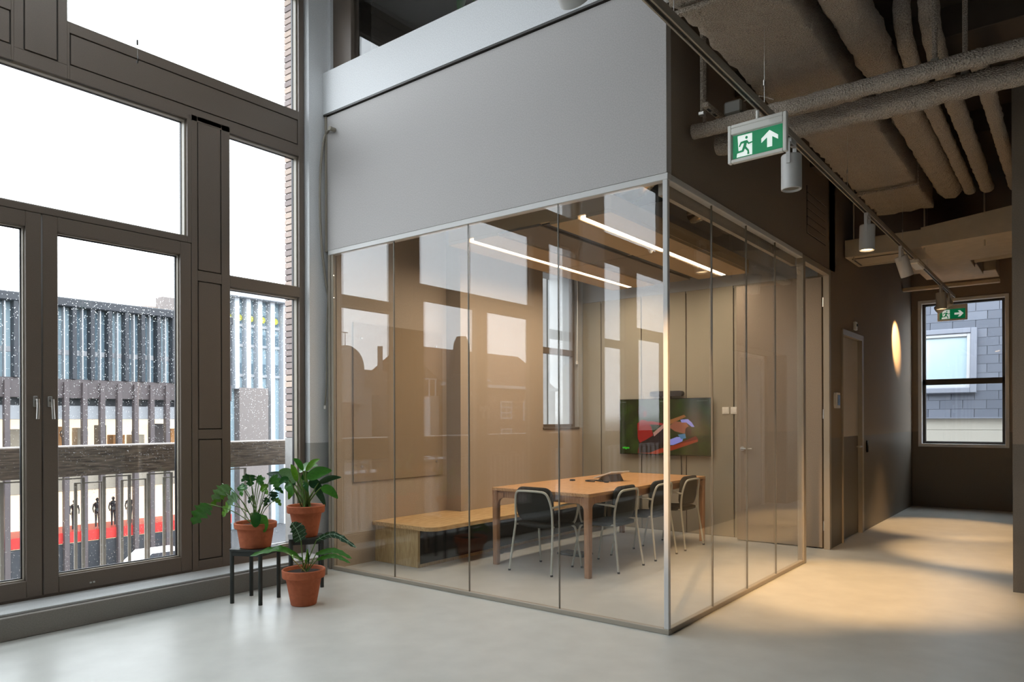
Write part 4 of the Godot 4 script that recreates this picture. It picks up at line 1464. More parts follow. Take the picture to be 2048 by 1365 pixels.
func sprayed_pipe(label: String, pts: Array, r: float) -> void:
	var o: Vector3 = pts[0]
	var t := thing("sprayed_pipe", label, "pipe", o, 0.0, "sprayed pipes under the corridor ceiling")
	var dense := []
	for i in pts.size() - 1:
		var n := maxi(1, int((pts[i + 1] - pts[i]).length() / 0.035))
		for k in n: dense.append((pts[i] as Vector3).lerp(pts[i + 1], float(k) / n) - o)
	dense.append(pts[pts.size() - 1] - o)
	var st := begin()
	tube(st, dense, r, 16, true, r * 0.22, noisy())
	part(t, "insulation", st, M.spray)
func hanger(label: String, a: Vector3, b: Vector3, r := 0.008, m: Material = null) -> void:
	var t := thing("hanger_rod", label, "rod", b, 0.0, "hanger rods under the corridor ceiling")
	var st := begin()
	tube(st, [Vector3.ZERO, a - b], r, 8)
	part(t, "rod", st, m if m else M.spray)
	st = begin()
	box(st, Vector3(-0.02, -0.012, -0.02), Vector3(0.02, 0.012, 0.02), 0.004)
	part(t, "nut", st, M.steel)
func make_services() -> void:
	var st := begin()
	var t := thing("air_duct", "broad sprayed flat duct running along the corridor ceiling", "duct", Vector3(-1.44, 3.6, -5.5))
	rough_box(st, Vector3(-1.69, 3.6, -8.65) - t.position, Vector3(-1.18, 3.9, -1.2) - t.position, 0.05, 0.018)
	part(t, "insulation", st, M.spray)
	for z in [-3.6, -5.6, -7.6]:
		for x in [-1.72, -1.155]:
			st = begin()
			tube(st, [Vector3(x, 3.58, z) - t.position, Vector3(x, 4.1, z) - t.position], 0.007, 6)
			part(t, "hanger", st, M.spray)
		st = begin()
		box(st, Vector3(-1.75, 3.555, z - 0.02) - t.position, Vector3(-1.145, 3.58, z + 0.02) - t.position, 0.004)
		part(t, "bracket", st, M.spray)
	sprayed_pipe("thin sprayed pipe crossing the corridor ceiling beneath the broad duct", [Vector3(XR + 0.04, 3.345, -4.63), Vector3(2.2, 3.345, -4.63)], 0.048)
	sprayed_pipe("thick sprayed pipe crossing the corridor just behind the thin crossing pipe", [Vector3(XR + 0.12, 3.30, -4.86), Vector3(2.2, 3.30, -4.86)], 0.07)
	sprayed_pipe("thick sprayed pipe running alongside the broad duct", [Vector3(-1.03, 3.76, -1.5), Vector3(-1.02, 3.76, -8.6)], 0.11)
	sprayed_pipe("slim sprayed pipe second from the broad duct, turning up at its end", [Vector3(-0.845, 4.08, -4.99), Vector3(-0.845, 3.9, -5.0), Vector3(-0.845, 3.78, -5.08), Vector3(-0.845, 3.72, -5.25), Vector3(-0.845, 3.70, -8.6)], 0.05)
	sprayed_pipe("sprayed pipe third from the broad duct, turning up at its end", [Vector3(-0.70, 4.08, -4.99), Vector3(-0.70, 3.9, -5.0), Vector3(-0.70, 3.78, -5.08), Vector3(-0.70, 3.72, -5.25), Vector3(-0.70, 3.70, -8.6)], 0.058)
	sprayed_pipe("sprayed pipe beside the plain corridor wall block", [Vector3(-0.50, 3.72, -5.5), Vector3(-0.48, 3.70, -8.7)], 0.05)
	for q in [[-0.62, -4.63, 3.39], [-0.50, -4.86, 3.37], [-1.95, -4.55, 3.42], [-1.98, -4.66, 3.38]]:
		hanger("sprayed hanger rod holding the crossing pipes" if q[0] > -1 else "sprayed hanger rod by the taupe wall above the exit sign", Vector3(q[0], 4.1, q[1]), Vector3(q[0], q[2], q[1]), 0.014)
	t = thing("strut_channel", "short slotted strut channel beside the crossing pipes near the wall", "bracket", Vector3(-1.9, 3.43, -4.7))
	st = begin()
	box(st, Vector3(-0.02, 0.0, -0.32), Vector3(0.02, 0.03, 0.22), 0.003)
	part(t, "channel", st, M.spray)
	for k in 5:
		st = begin()
		box(st, Vector3(-0.008, -0.001, -0.27 + 0.1 * k), Vector3(0.008, 0.002, -0.22 + 0.1 * k))
		part(t, "slot", st, M.gasket)
	t = thing("junction_box", "sprayed grey junction box on the crossing pipe near the wall", "box", Vector3(-1.77, 3.395, -4.66))
	st = begin()
	box(st, Vector3(-0.06, 0, -0.05), Vector3(0.06, 0.09, 0.05), 0.012)
	part(t, "housing", st, M.plastic_grey)
	st = begin()
	tube(st, curve([Vector3(0.05, 0.08, 0), Vector3(0.15, 0.09, 0), Vector3(0.26, 0.03, 0.02)], 5), 0.004, 6)
	part(t, "lead", st, M.spray)
	# beams of the slab
	for z in [-5.6, -7.6]:
		slab("ceiling_beam", Vector3(XR, 3.90, z - 0.22), Vector3(4.5, 4.1, z + 0.10), M.slab, 0.004)
	# crossing flat duct with an access hatch
	t = thing("crossing_duct", "plain sheet duct crossing the corridor beyond the broad duct, with an access hatch", "duct", Vector3(-1.4, 3.2, -9.15))
	st = begin()
	box(st, Vector3(XR + 0.02, 3.22, -9.42) - t.position, Vector3(-1.30, 3.42, -8.78) - t.position, 0.006)
	part(t, "casing", st, M.duct_plain)
	st = begin()
	prism(st, PackedVector2Array([Vector2(-1.30, 3.22), Vector2(-0.42, 3.26), Vector2(-0.42, 3.52), Vector2(-1.30, 3.42)]), Vector3(0, 0, -9.9) - t.position, Vector3.RIGHT, Vector3.UP, Vector3(0, 0, 1.2))
	part(t, "reducer", st, M.duct_plain)
	st = begin()
	frame_z(st, 0.0, 0.004, -0.22, 0.22, -0.26, 0.26, 0.022, 0.0)
	var h := part(t, "hatch_frame", st, M.gasket, Vector3(-0.36, 0.018, 0.05))
	h.rotation.x = PI / 2
	st = begin()
	box(st, Vector3(-0.238, 0.012, -0.198), Vector3(0.238, 0.019, 0.198), 0.002)
	part(t, "hatch", st, M.duct_plain, Vector3(-0.36, 0.0, 0.05))
	for q in [[-1.98, -8.8], [-1.28, -8.8], [-0.75, -8.9]]:
		st = begin()
		tube(st, [Vector3(q[0], 3.18, q[1]) - t.position, Vector3(q[0], 4.1, q[1]) - t.position], 0.008, 6)
		part(t, "hanger", st, M.duct_plain)
	t = thing("stepped_duct", "stepped sheet duct above the far exit sign and corridor window", "duct", Vector3(-1.35, 3.35, -11.3))
	var steps := [[-1.75, -1.02, -10.9, -9.95, 3.32], [-1.68, -1.00, -11.7, -10.9, 3.36], [-1.62, -0.86, -12.3, -11.7, 3.40]]
	for q in steps:
		st = begin()
		box(st, Vector3(q[0], q[4], q[2]) - t.position, Vector3(q[1], q[4] + 0.22, q[3]) - t.position, 0.006)
		part(t, "section", st, M.duct_plain)
	st = begin()
	box(st, Vector3(XR, 3.33, -12.42) - t.position, Vector3(-0.86, 3.38, -12.32) - t.position, 0.005)
	part(t, "support_rail", st, M.duct_plain)
	t = thing("thin_pipe", "pale bare pipe crossing above the corridor window", "pipe", Vector3(-1.0, 3.34, -10.4))
	st = begin()
	tube(st, [Vector3(0.02, 0, 0), Vector3(0.58, 0.02, 0)], 0.05, 14)
	part(t, "tube", st, M.duct_plain)
	st = begin()
	tube(st, [Vector3(0.42, 0.0, 0), Vector3(0.44, 0.005, 0)], 0.062, 14)
	part(t, "clamp", st, M.steel)
	# small things on the corridor wall
	t = thing("wall_vent", "slotted ventilation grille high in the taupe wall above the door", "vent", Vector3(XR, 3.46, -7.72))
	st = begin()
	box(st, Vector3(0.0, -0.235, -0.335), Vector3(0.004, 0.235, 0.335), 0.001)
	part(t, "backing", st, M.groove)
	st = begin()
	for k in 6:
		var y := -0.23 + k * 0.0785
		box(st, Vector3(0.004, y + (0.009 if k else 0.0), -0.33), Vector3(0.012, y + 0.0785 - (0.0 if k < 5 else 0.012), 0.33), 0.002)
	part(t, "slat", st, M.paint_taupe_dim)
	t = thing("control_panel", "white wall control with a dark display beside the tall open door", "control panel", Vector3(XR, 1.60, -8.46))
	st = begin()
	prism(st, PackedVector2Array([Vector2(-0.08, -0.085), Vector2(0.08, -0.085), Vector2(0.08, 0.085), Vector2(-0.08, 0.085), Vector2(-0.095, 0.05), Vector2(-0.095, -0.05)]), Vector3(0, 0, 0), Vector3.FORWARD, Vector3.UP, Vector3(0.025, 0, 0))
	part(t, "housing", st, M.plastic_white)
	st = begin()
	box(st, Vector3(0.025, -0.055, -0.07), Vector3(0.027, 0.06, 0.03))
	part(t, "display", st, M.screen_black)
	t = thing("door_sensor", "small white motion sensor above the closed corridor door", "sensor", Vector3(XR, 2.50, -9.29))
	st = begin()
	box(st, Vector3(0, -0.05, -0.045), Vector3(0.03, 0.05, 0.045), 0.006)
	part(t, "housing", st, M.plastic_white)
	st = begin()
	tube(st, [Vector3(0.03, 0.01, -0.01), Vector3(0.038, 0.01, -0.01)], 0.016, 14)
	part(t, "lens", st, M.gasket)
	t = thing("card_reader", "slim black card reader beside the closed corridor door", "card reader", Vector3(XR, 1.05, -9.92))
	st = begin()
	box(st, Vector3(0, -0.075, -0.028), Vector3(0.018, 0.075, 0.028), 0.006)
	part(t, "housing", st, M.screen_black)
	st = begin()
	box(st, Vector3(0.018, 0.045, -0.008), Vector3(0.0185, 0.05, 0.008))
	part(t, "indicator", st, M.plastic_grey)
func make_small_hall() -> void:
	# hose hanging on the pier
	var z := ZG + 0.06
	var pts := []
	for q in [[661, 257], [652, 268], [646, 290], [641, 340], [640, 420], [644, 500], [652, 565], [656, 590], [654, 640], [653, 700], [653, 760], [650, 812]]:
		var r := ray(q[0], q[1])
		pts.append(Vector3(0, 1.4, 0) + r * (z / r.z) if pts.is_empty() else on_x(q[0], q[1], -5.585))
	var o: Vector3 = pts[0]
	var t := thing("hanging_hose", "grey flexible cable looping down the white pier beside the glass wall", "cable", o)
	var line := []
	for p in curve(pts.slice(0, 8), 6): line.append(p - o)
	var st := begin()
	tube(st, line, 0.0115, 10)
	part(t, "sleeve", st, M.hose)
	line = []
	for p in curve(pts.slice(7), 6): line.append(p - o)
	st = begin()
	tube(st, line, 0.006, 8)
	part(t, "cord", st, M.hose)
	st = begin()
	tube(st, [line[-1], line[-1] + Vector3(0, -0.03, 0)], 0.013, 10)
	part(t, "knob", st, M.plastic_white)
	st = begin()
	tube(st, [Vector3(0.0, 0, -0.05), Vector3(0, 0, 0.012)], 0.02, 12)
	part(t, "outlet", st, M.hose)
	# thin wire with a hook in front of the window band
	var e := on_x(275, 122, -4.6)
	t = thing("ceiling_wire", "thin wire with a small dark hook hanging in front of the window band", "wire", e)
	st = begin()
	tube(st, [Vector3(0, 0.02, 0), Vector3(0, 5.65 - e.y, 0)], 0.0012, 5)
	part(t, "wire", st, M.steel)
	st = begin()
	tube(st, [Vector3(0, 0.10, 0), Vector3(0, 0.13, 0)], 0.006, 8)
	part(t, "gripper", st, M.bronze_dark)
	st = begin()
	tube(st, curve([Vector3(0, 0.03, 0), Vector3(0.008, 0.01, 0), Vector3(0.0, -0.012, 0), Vector3(-0.010, 0.0, 0)], 5), 0.004, 7)
	part(t, "hook", st, M.bronze_dark)
	# blind cord in the meeting room
	t = thing("blind_cord", "white blind cord with a knob beside the meeting room window", "cord", Vector3(-5.29, 2.17, -8.20))
	st = begin()
	tube(st, curve([Vector3(0, 1.18, 0), Vector3(0.02, 0.9, 0.02), Vector3(0.015, 0.5, 0.02), Vector3(0.0, 0.02, 0.01)], 6), 0.006, 8)
	part(t, "cord", st, M.plastic_white)
	st = begin()
	lathe(st, [Vector2(0, -0.03), Vector2(0.014, -0.025), Vector2(0.016, 0.0), Vector2(0.006, 0.02), Vector2(0, 0.022)], 14, Vector3(0, 0, 0.01))
	part(t, "knob", st, M.plastic_white)
	# plant in the gallery
	var p := Vector3(-3.95, 4.30, -5.0)
	t = pot("gallery_plant", "dark leafy plant behind the gallery glass on the floor above", p, 0.17, 0.11, 0.28)
	t.remove_meta("group")
	rng.seed = 11
	for i in 46:
		var a := p + Vector3(rng.randf_range(-0.35, 0.4), rng.randf_range(0.35, 1.1), rng.randf_range(-0.3, 0.3))
		var b := a + Vector3(rng.randf_range(-0.18, 0.18), rng.randf_range(-0.16, 0.02), rng.randf_range(-0.12, 0.12))
		leaf(t, p, [a, (a + b) / 2 + Vector3(0, 0.03, 0), b], 0.10, rng.randf_range(-0.8, 0.8), M["leaf%d" % [1, 3][i % 2]], "lance")
		if i % 4 == 0: stem(t, p, [p + Vector3(0, 0.25, 0), (p + a) / 2 + Vector3(0, 0.2, 0), a], 0.005, M.petiole)

# ---------------------------------------------------------------- outdoors
func make_balustrade() -> void:
	var t := thing("balustrade", "wet stone balustrade with looped metal bars outside the windows", "balustrade", Vector3(-6.35, 0, 0))
	var st := begin()
	var cuts := [-9.0, -6.9, -5.5, -3.62, -1.7, 0.2, 2.1, 4.0, 6.0]
	for i in cuts.size() - 1:
		st = begin()
		box(st, Vector3(-0.15, 0.965, cuts[i] + 0.004), Vector3(0.15, 1.203, cuts[i + 1] - 0.004), 0.008)
		part(t, "coping_block", st, M.stone_beam)
	st = begin()
	box(st, Vector3(-0.12, 0.10, -9.0), Vector3(0.12, 0.145, 6.0), 0.004)
	part(t, "base_rail", st, M.rail_bar)
	# inverted U loops of flat bar, two rows
	st = begin()
	frame_loop(st, 0.0, 0.225, 0.0, 0.755)
	var low := done(st)
	st = begin()
	frame_loop(st, 0.0, 0.225, 0.0, 0.80)
	var high := done(st)
	var k := 0
	var z := -5.0
	while z < 5.8:
		if z > -4.2: share(t, "bar_loop", high, M.rail_bar, Transform3D(Basis(), Vector3(0.03, 0.145, z)))
		if z > -4.2: share(t, "bar_loop", low, M.rail_bar, Transform3D(Basis(), Vector3(-0.05, 0.145, z + 0.185)))
		z += 0.36
		k += 1
	st = begin()
	for q in [-3.3, -1.5, 0.3, 2.1, 3.9]: box(st, Vector3(-0.02, 0.94, q), Vector3(0.02, 0.97, q + 0.04))
	part(t, "coping_fixing", st, M.rail_bar)
	slab("floor_balcony", Vector3(-6.6, -0.1, -9.0), Vector3(-5.8, 0.10, 6.0), M.stone_pale)
func frame_loop(st: SurfaceTool, z0: float, z1: float, y0: float, y1: float) -> void:
	box(st, Vector3(-0.006, y0, z0), Vector3(0.006, y1, z0 + 0.024), 0.001)
	box(st, Vector3(-0.006, y0, z1 - 0.024), Vector3(0.006, y1, z1), 0.001)
	box(st, Vector3(-0.006, y1 - 0.010, z0 + 0.024), Vector3(0.006, y1, z1 - 0.024), 0.001)
func make_brick_pier() -> void:
	var o := setting("wall_outer_pier")
	var st := begin()
	box(st, Vector3(-5.95, 0.1, -4.75), Vector3(-5.79, 6.2, -4.118))
	part(o, "mortar", st, M.mortar)
	st = begin()
	box(st, Vector3(-5.806, 0.1, -4.30), Vector3(-5.78, 6.2, -4.105), 0.003)
	part(o, "stone_jamb", st, M.stone_pale)
	var course := 0.0595
	st = begin()
	box(st, Vector3(-0.0, 0, 0), Vector3(0.112, course - 0.009, 0.012), 0.002)
	var head := done(st)
	st = begin()
	box(st, Vector3(0, 0, 0), Vector3(0.142, course - 0.009, 0.012), 0.002)
	var long := done(st)
	st = begin()
	box(st, Vector3(0, 0, 0), Vector3(0.028, course - 0.009, 0.012), 0.002)
	var closer := done(st)
	rng.seed = 3
	var y := 1.24
	var i := 0
	while y < 5.5:
		var m: Material = M["brick%d" % rng.randi_range(0, 3)]
		if i % 2:
			share(o, "brick", long, m, Transform3D(Basis(), Vector3(-5.952, y, -4.118)))
		else:
			share(o, "brick", head, m, Transform3D(Basis(), Vector3(-5.952, y, -4.118)))
			share(o, "brick", closer, M["brick%d" % rng.randi_range(0, 3)], Transform3D(Basis(), Vector3(-5.835, y, -4.118)))
		y += course
		i += 1
	st = begin()
	box(st, Vector3(-5.955, 0.1, -4.75), Vector3(-5.81, 1.235, -4.104), 0.003)
	part(o, "stone_foot", st, M.stone_pale)
	# pier beyond the meeting room window
	slab("wall_outer_stone", Vector3(-6.3, 0.1, -9.2), Vector3(-5.85, 6.2, -8.28), M.stone_pale)
	slab("wall_outer", Vector3(-5.98, 0, -7.40), Vector3(-5.81, 4.2, -4.9), M.mortar)
	slab("wall_outer_far", Vector3(-5.98, 0, -13.3), Vector3(-5.81, 4.2, -8.45), M.mortar)
func mannequin(label: String, p: Vector3, m: Material, h := 1.75) -> void:
	var t := thing("mannequin", label, "mannequin", p, 0.0, "mannequins in the shop windows")
	var st := begin()
	var s := h / 1.75
	var prof := [Vector2(0.10, 0.85), Vector2(0.17, 0.95), Vector2(0.13, 1.12), Vector2(0.19, 1.38), Vector2(0.14, 1.46), Vector2(0.05, 1.50), Vector2(0.05, 1.54), Vector2(0.085, 1.60), Vector2(0.09, 1.68), Vector2(0.0, 1.76)]
	for i in prof.size(): prof[i] = prof[i] * s
	lathe(st, prof, 12)
	for sx in [-1.0, 1.0]:
		tube(st, [Vector3(0, 0.02, sx * 0.09) * s, Vector3(0, 0.5, sx * 0.08) * s, Vector3(0, 0.92, sx * 0.08) * s], [0.045 * s, 0.06 * s, 0.085 * s], 8)
		tube(st, [Vector3(0, 1.40, sx * 0.19) * s, Vector3(0, 1.12, sx * 0.25) * s, Vector3(0.05, 0.88, sx * 0.22) * s], [0.05 * s, 0.04 * s, 0.03 * s], 8)
	part(t, "figure", st, m)
func make_street() -> void:
	slab("street", Vector3(-75, -7.3, -70), Vector3(-6.7, -7.2, 70), M.street)
	# long building with glass fins over a brown frame and shops
	var X := -45.0
	var t := thing("shop_building", "long building across the street with glass upper floors and dark fins", "building", Vector3(X, -7.2, -15))
	var o := t.position
	var st := begin()
	box(st, Vector3(X - 14, -7.2, -26.8) - o, Vector3(X - 3.0, 8.0, 6) - o)
	part(t, "core", st, M.facade_white)
	st = begin()
	box(st, Vector3(X - 3.2, 7.85, -26.8) - o, Vector3(X + 0.35, 8.35, 6) - o, 0.05)
	part(t, "roof_edge", st, M.facade_dark)
	st = begin()
	box(st, Vector3(X - 0.15, 2.70, -26.8) - o, Vector3(X + 0.10, 3.78, 6) - o, 0.02)
	part(t, "brown_band", st, M.facade_brown)
	st = begin()
	box(st, Vector3(X - 3.1, 5.15, -26.8) - o, Vector3(X - 0.25, 5.45, 6) - o, 0.02)
	part(t, "floor_edge", st, M.facade_white)
	st = begin()
	box(st, Vector3(X - 0.55, 2.28, -26.8) - o, Vector3(X - 0.40, 2.70, 6) - o)
	part(t, "dark_lights", st, M.facade_dark)
	st = begin()
	box(st, Vector3(X - 0.50, 1.50, -26.8) - o, Vector3(X - 0.30, 2.28, 6) - o, 0.02)
	part(t, "white_fascia", st, M.facade_white)
	st = begin()
	box(st, Vector3(X - 3.0, -2.6, -26.8) - o, Vector3(X - 0.3, -0.9, 6) - o, 0.02)
	part(t, "shop_fascia", st, M.shop_cream)
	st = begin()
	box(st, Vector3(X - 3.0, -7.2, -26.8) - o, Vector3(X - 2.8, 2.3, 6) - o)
	part(t, "shop_back", st, M.shop_back_glow)
	st = begin()
	box(st, Vector3(X - 3.0, -5.5, -26.8) - o, Vector3(X + 0.05, -4.9, 6) - o, 0.02)
	part(t, "red_plinth", st, M.red)
	st = begin()
	box(st, Vector3(X - 0.2, -7.2, -26.8) - o, Vector3(X + 0.02, -5.56, 6) - o)
	part(t, "street_plinth", st, M.facade_dark)
	var z0 := -16.63
	var dz := 0.956
	st = begin()
	box(st, Vector3(0, 3.78, -0.11), Vector3(0.55, 7.9, 0.11), 0.01)
	var fin := done(st)
	st = begin()
	box(st, Vector3(0, 3.78, -0.025), Vector3(0.35, 7.9, 0.025))
	var slim := done(st)
	st = begin()
	box(st, Vector3(0, -7.2, -0.13), Vector3(0.35, 3.6, 0.13), 0.01)
	var pillar := done(st)
	st = begin()
	box(st, Vector3(0, 3.8, -0.45), Vector3(0.02, 7.85, 0.45))
	var sheet := done(st)
	for i in range(-14, 20):
		var z := z0 + dz * i
		if z < -26.6: continue
		share(t, "fin", fin, M.facade_dark, Transform3D(Basis(), Vector3(X - 0.25, 0, z - 0.42) - o))
		share(t, "slim_fin", slim, M.facade_white, Transform3D(Basis(), Vector3(X - 0.2, 0, z + 0.06) - o))
		share(t, "pillar", pillar, M.facade_brown, Transform3D(Basis(), Vector3(X - 0.05, 0, z) - o))
		share(t, "window_pane", sheet, M.facade_glass if i % 3 else M.facade_glass_pale, Transform3D(Basis(), Vector3(X - 0.3, 0, z + 0.06) - o))
	rng.seed = 21
	for i in 13:
		st = begin()
		var z := -24.5 + i * 1.2 + rng.randf_range(-0.2, 0.2)
		box(st, Vector3(X - 2.75, -0.1, z) - o, Vector3(X - 1.9, rng.randf_range(0.5, 1.3), z + rng.randf_range(0.3, 0.9)) - o, 0.02)
		part(t, "shop_fitting", st, [M.shop_wood, M.facade_brown, M.shop_cream][i % 3])
	st = begin()
	box(st, Vector3(X - 2.9, -0.25, -26.8) - o, Vector3(X - 0.2, -0.08, 6) - o)
	part(t, "shop_floor", st, M.shop_cream)
	var q := 0
	for z in [-17.0, -18.15, -19.1, -20.1, -21.0]:
		mannequin("small shop mannequin in the upper windows across the street", Vector3(X - 1.2, -0.08, z), M.mannequin_pale if q % 2 else M.mannequin, 1.15)
		q += 1
	for z in [-17.45, -18.7, -19.6, -20.55]:
		mannequin("dark shop mannequin above the red plinth across the street", Vector3(X - 0.9, -4.9, z), M.mannequin, 1.75)
	# stone corner building with yellow discs
	X = -52.0
	t = thing("corner_building", "pale stone corner building with tall piers and yellow discs", "building", Vector3(X, -7.2, -34))
	o = t.position
	st = begin()
	box(st, Vector3(X - 8, -7.2, -44) - o, Vector3(X - 0.6, 11.6, -30.8) - o)
	part(t, "core", st, M.facade_glass_pale)
	st = begin()
	box(st, Vector3(X - 8, 11.1, -44) - o, Vector3(X + 0.5, 11.8, -30.6) - o, 0.05)
	part(t, "cornice", st, M.facade_white)
	st = begin()
	box(st, Vector3(X - 0.7, -7.2, -34.2) - o, Vector3(X + 0.15, 4.0, -31.6) - o, 0.02)
	part(t, "stone_wall", st, M.facade_stone)
	var pz := [-30.6, -31.48, -32.48, -33.5, -34.66, -35.85, -37.0, -38.2, -39.4]
	for i in pz.size():
		st = begin()
		box(st, Vector3(X - 0.6, 3.9 if i < 4 else -7.2, pz[i] - 0.2) - o, Vector3(X + 0.1, 11.2, pz[i] + 0.2) - o, 0.02)
		part(t, "pier", st, M.facade_white)
		if i == pz.size() - 1: continue
		var zc: float = (pz[i] + pz[i + 1]) / 2
		st = begin()
		tube(st, [Vector3(X - 0.55, 9.6, zc) - o, Vector3(X - 0.45, 9.6, zc) - o], 0.26, 20)
		part(t, "yellow_disc", st, M.yellow)
		for y in [4.9, 7.3, 8.9]:
			st = begin()
			box(st, Vector3(X - 0.6, y, pz[i + 1] + 0.2) - o, Vector3(X - 0.45, y + 0.22, pz[i] - 0.2) - o)
			part(t, "rail", st, M.facade_white)
			st = begin()
			box(st, Vector3(X - 0.62, y + 0.25, pz[i + 1] + 0.25) - o, Vector3(X - 0.58, y + 1.1, pz[i] - 0.25) - o)
			part(t, "window_pane", st, M.facade_glass)
	t = thing("hipped_roof", "brown hipped roof rising behind the glass-finned building", "roof", Vector3(-66, 0, -30))
	st = begin()
	var a := [Vector3(-8, 8.5, 14), Vector3(8, 8.5, 14), Vector3(8, 8.5, -8), Vector3(-8, 8.5, -8)]
	var r0 := Vector3(0, 11.8, -1)
	var r1 := Vector3(0, 11.8, -6)
	tri(st, a[0], a[1], r0); quad(st, a[1], a[2], r1, r0); tri(st, a[2], a[3], r1); quad(st, a[3], a[0], r0, r1)
	part(t, "slope", st, M.roof_brown)
	st = begin()
	box(st, Vector3(-8, -7.2, -8), Vector3(8, 8.5, 14))
	part(t, "wall", st, M.facade_stone)
	st = begin()
	box(st, Vector3(0, 10.8, -3.2), Vector3(1.2, 12.6, -1.9), 0.03)
	part(t, "chimney", st, M.facade_stone)
	# a parked car
	t = thing("car", "small white car parked in the street below", "car", Vector3(-40.5, -7.2, -20.0))
	st = begin()
	prism(st, PackedVector2Array([Vector2(-1.9, 0.3), Vector2(1.9, 0.3), Vector2(1.95, 0.75), Vector2(1.2, 0.9), Vector2(0.7, 1.42), Vector2(-1.2, 1.45), Vector2(-1.8, 0.95), Vector2(-1.95, 0.7)]), Vector3(-0.82, 0, 0), Vector3.FORWARD, Vector3.UP, Vector3(1.64, 0, 0))
	part(t, "body", st, M.car_white)
	st = begin()
	prism(st, PackedVector2Array([Vector2(0.95, 0.93), Vector2(0.62, 1.34), Vector2(-1.05, 1.37), Vector2(-1.55, 0.97)]), Vector3(-0.83, 0, 0), Vector3.FORWARD, Vector3.UP, Vector3(1.66, 0, 0))
	part(t, "window", st, M.facade_dark)
	for x in [-0.78, 0.78]:
		for z in [-1.2, 1.2]:
			st = begin()
			tube(st, [Vector3(x - 0.1, 0.31, z), Vector3(x + 0.1, 0.31, z)], 0.31, 18)
			part(t, "wheel", st, M.rubber)
func make_far_roofs() -> void:
	# houses across the street further along, which the glass of the meeting room mirrors
	var X := -30.0
	var a := mirrored_on_x(882, 768, X)
	var b := mirrored_on_x(1110, 768, X)
	var eave := a.y
	var t := thing("brick_house", "brick house with a bell gable, skylights and white sash windows", "house", Vector3(X, -7.2, (a.z + b.z) / 2))
	var o := t.position
	var st := begin()
	box(st, Vector3(X - 8, -7.2, a.z) - o, Vector3(X, eave, b.z) - o)
	part(t, "wall", st, M.house_brick)
	var ridge := eave + 2.6
	st = begin()
	prism(st, PackedVector2Array([Vector2(X + 0.2, eave), Vector2(X - 3.4, ridge), Vector2(X - 8.2, eave)]), Vector3(0, 0, a.z) - o, Vector3.RIGHT, Vector3.UP, Vector3(0, 0, b.z - a.z))
	part(t, "roof", st, M.house_roof)
	st = begin()
	box(st, Vector3(X - 0.1, eave - 0.12, a.z) - o, Vector3(X + 0.35, eave + 0.08, b.z) - o, 0.02)
	part(t, "gutter", st, M.facade_white)
	st = begin()
	var g := PackedVector2Array([Vector2(-1.5, -11.0), Vector2(1.5, -11.0), Vector2(1.5, 0.3), Vector2(1.05, 0.5), Vector2(0.85, 1.2), Vector2(0.8, 2.0), Vector2(0.55, 2.05), Vector2(0.5, 2.5), Vector2(0.2, 2.95), Vector2(-0.2, 2.95), Vector2(-0.5, 2.5), Vector2(-0.55, 2.05), Vector2(-0.8, 2.0), Vector2(-0.85, 1.2), Vector2(-1.05, 0.5), Vector2(-1.5, 0.3)])
	prism(st, g, Vector3(X + 0.05, eave, a.z + 1.55) - o, Vector3.BACK, Vector3.UP, Vector3(0.4, 0, 0))
	part(t, "gable", st, M.house_brick_dark)
	for q in [[960, 972, 752], [975, 988, 752]]:
		var c := mirrored_on_x((q[0] + q[1]) / 2.0, q[2], X)
		st = begin()
		var u := Vector3(-3.6, 2.6, 0).normalized()
		prism(st, rounded_rect(0.4, 1.0, 0.02, 1), Vector3(X - 0.55, eave + 0.62, c.z) - o, Vector3.BACK, u, u.cross(Vector3.BACK) * -0.08)
		part(t, "skylight", st, M.facade_white)
	for q in [[896, 918, 802, 840], [950, 974, 803, 845], [1000, 1022, 803, 838], [1045, 1068, 803, 842], [897, 918, 858, 885], [951, 974, 858, 885], [1001, 1022, 858, 885]]:
		var w0 := mirrored_on_x(q[0], q[2], X)
		var w1 := mirrored_on_x(q[1], q[3], X)
		st = begin()
		box(st, Vector3(X - 0.02, w1.y, w0.z) - o, Vector3(X + 0.07, w0.y, w1.z) - o)
		var w := part(t, "window", st, M.facade_white)
		for i in 2:
			for k in 3:
				st = begin()
				var za := lerpf(w0.z, w1.z, 0.08 + 0.45 * i)
				var zb := lerpf(w0.z, w1.z, 0.47 + 0.45 * i)
				var ya := lerpf(w1.y, w0.y, 0.06 + 0.315 * k)
				var yb := lerpf(w1.y, w0.y, 0.31 + 0.315 * k)
				box(st, Vector3(X + 0.05, ya, za) - o, Vector3(X + 0.08, yb, zb) - o)
				part(w, "pane", st, M.facade_dark)
	# low white annex with a flue
	a = mirrored_on_x(806, 790, X)
	b = mirrored_on_x(878, 790, X)
	t = thing("white_annex", "low white annex with a roof terrace and flue beside the brick house", "house", Vector3(X, -7.2, (a.z + b.z) / 2))
	o = t.position
	st = begin()
	box(st, Vector3(X - 6, -7.2, a.z - 0.5) - o, Vector3(X, a.y, b.z - 0.02) - o)
	part(t, "wall", st, M.facade_stone)
	st = begin()
	box(st, Vector3(X - 1.5, -1.0, a.z) - o, Vector3(X + 0.4, a.y - 0.1, lerpf(a.z, b.z, 0.6)) - o)
	part(t, "white_bay", st, M.facade_white)
	st = begin()
	box(st, Vector3(X - 6, a.y, a.z - 1.0) - o, Vector3(X - 2.5, a.y + 1.5, b.z - 0.4) - o)
	part(t, "roof_house", st, M.roof_brown)
	st = begin()
	for k in 6: box(st, Vector3(X - 0.1, a.y, lerpf(a.z, b.z, k / 5.5)) - o, Vector3(X - 0.05, a.y + 1.0, lerpf(a.z, b.z, k / 5.5) + 0.06) - o)
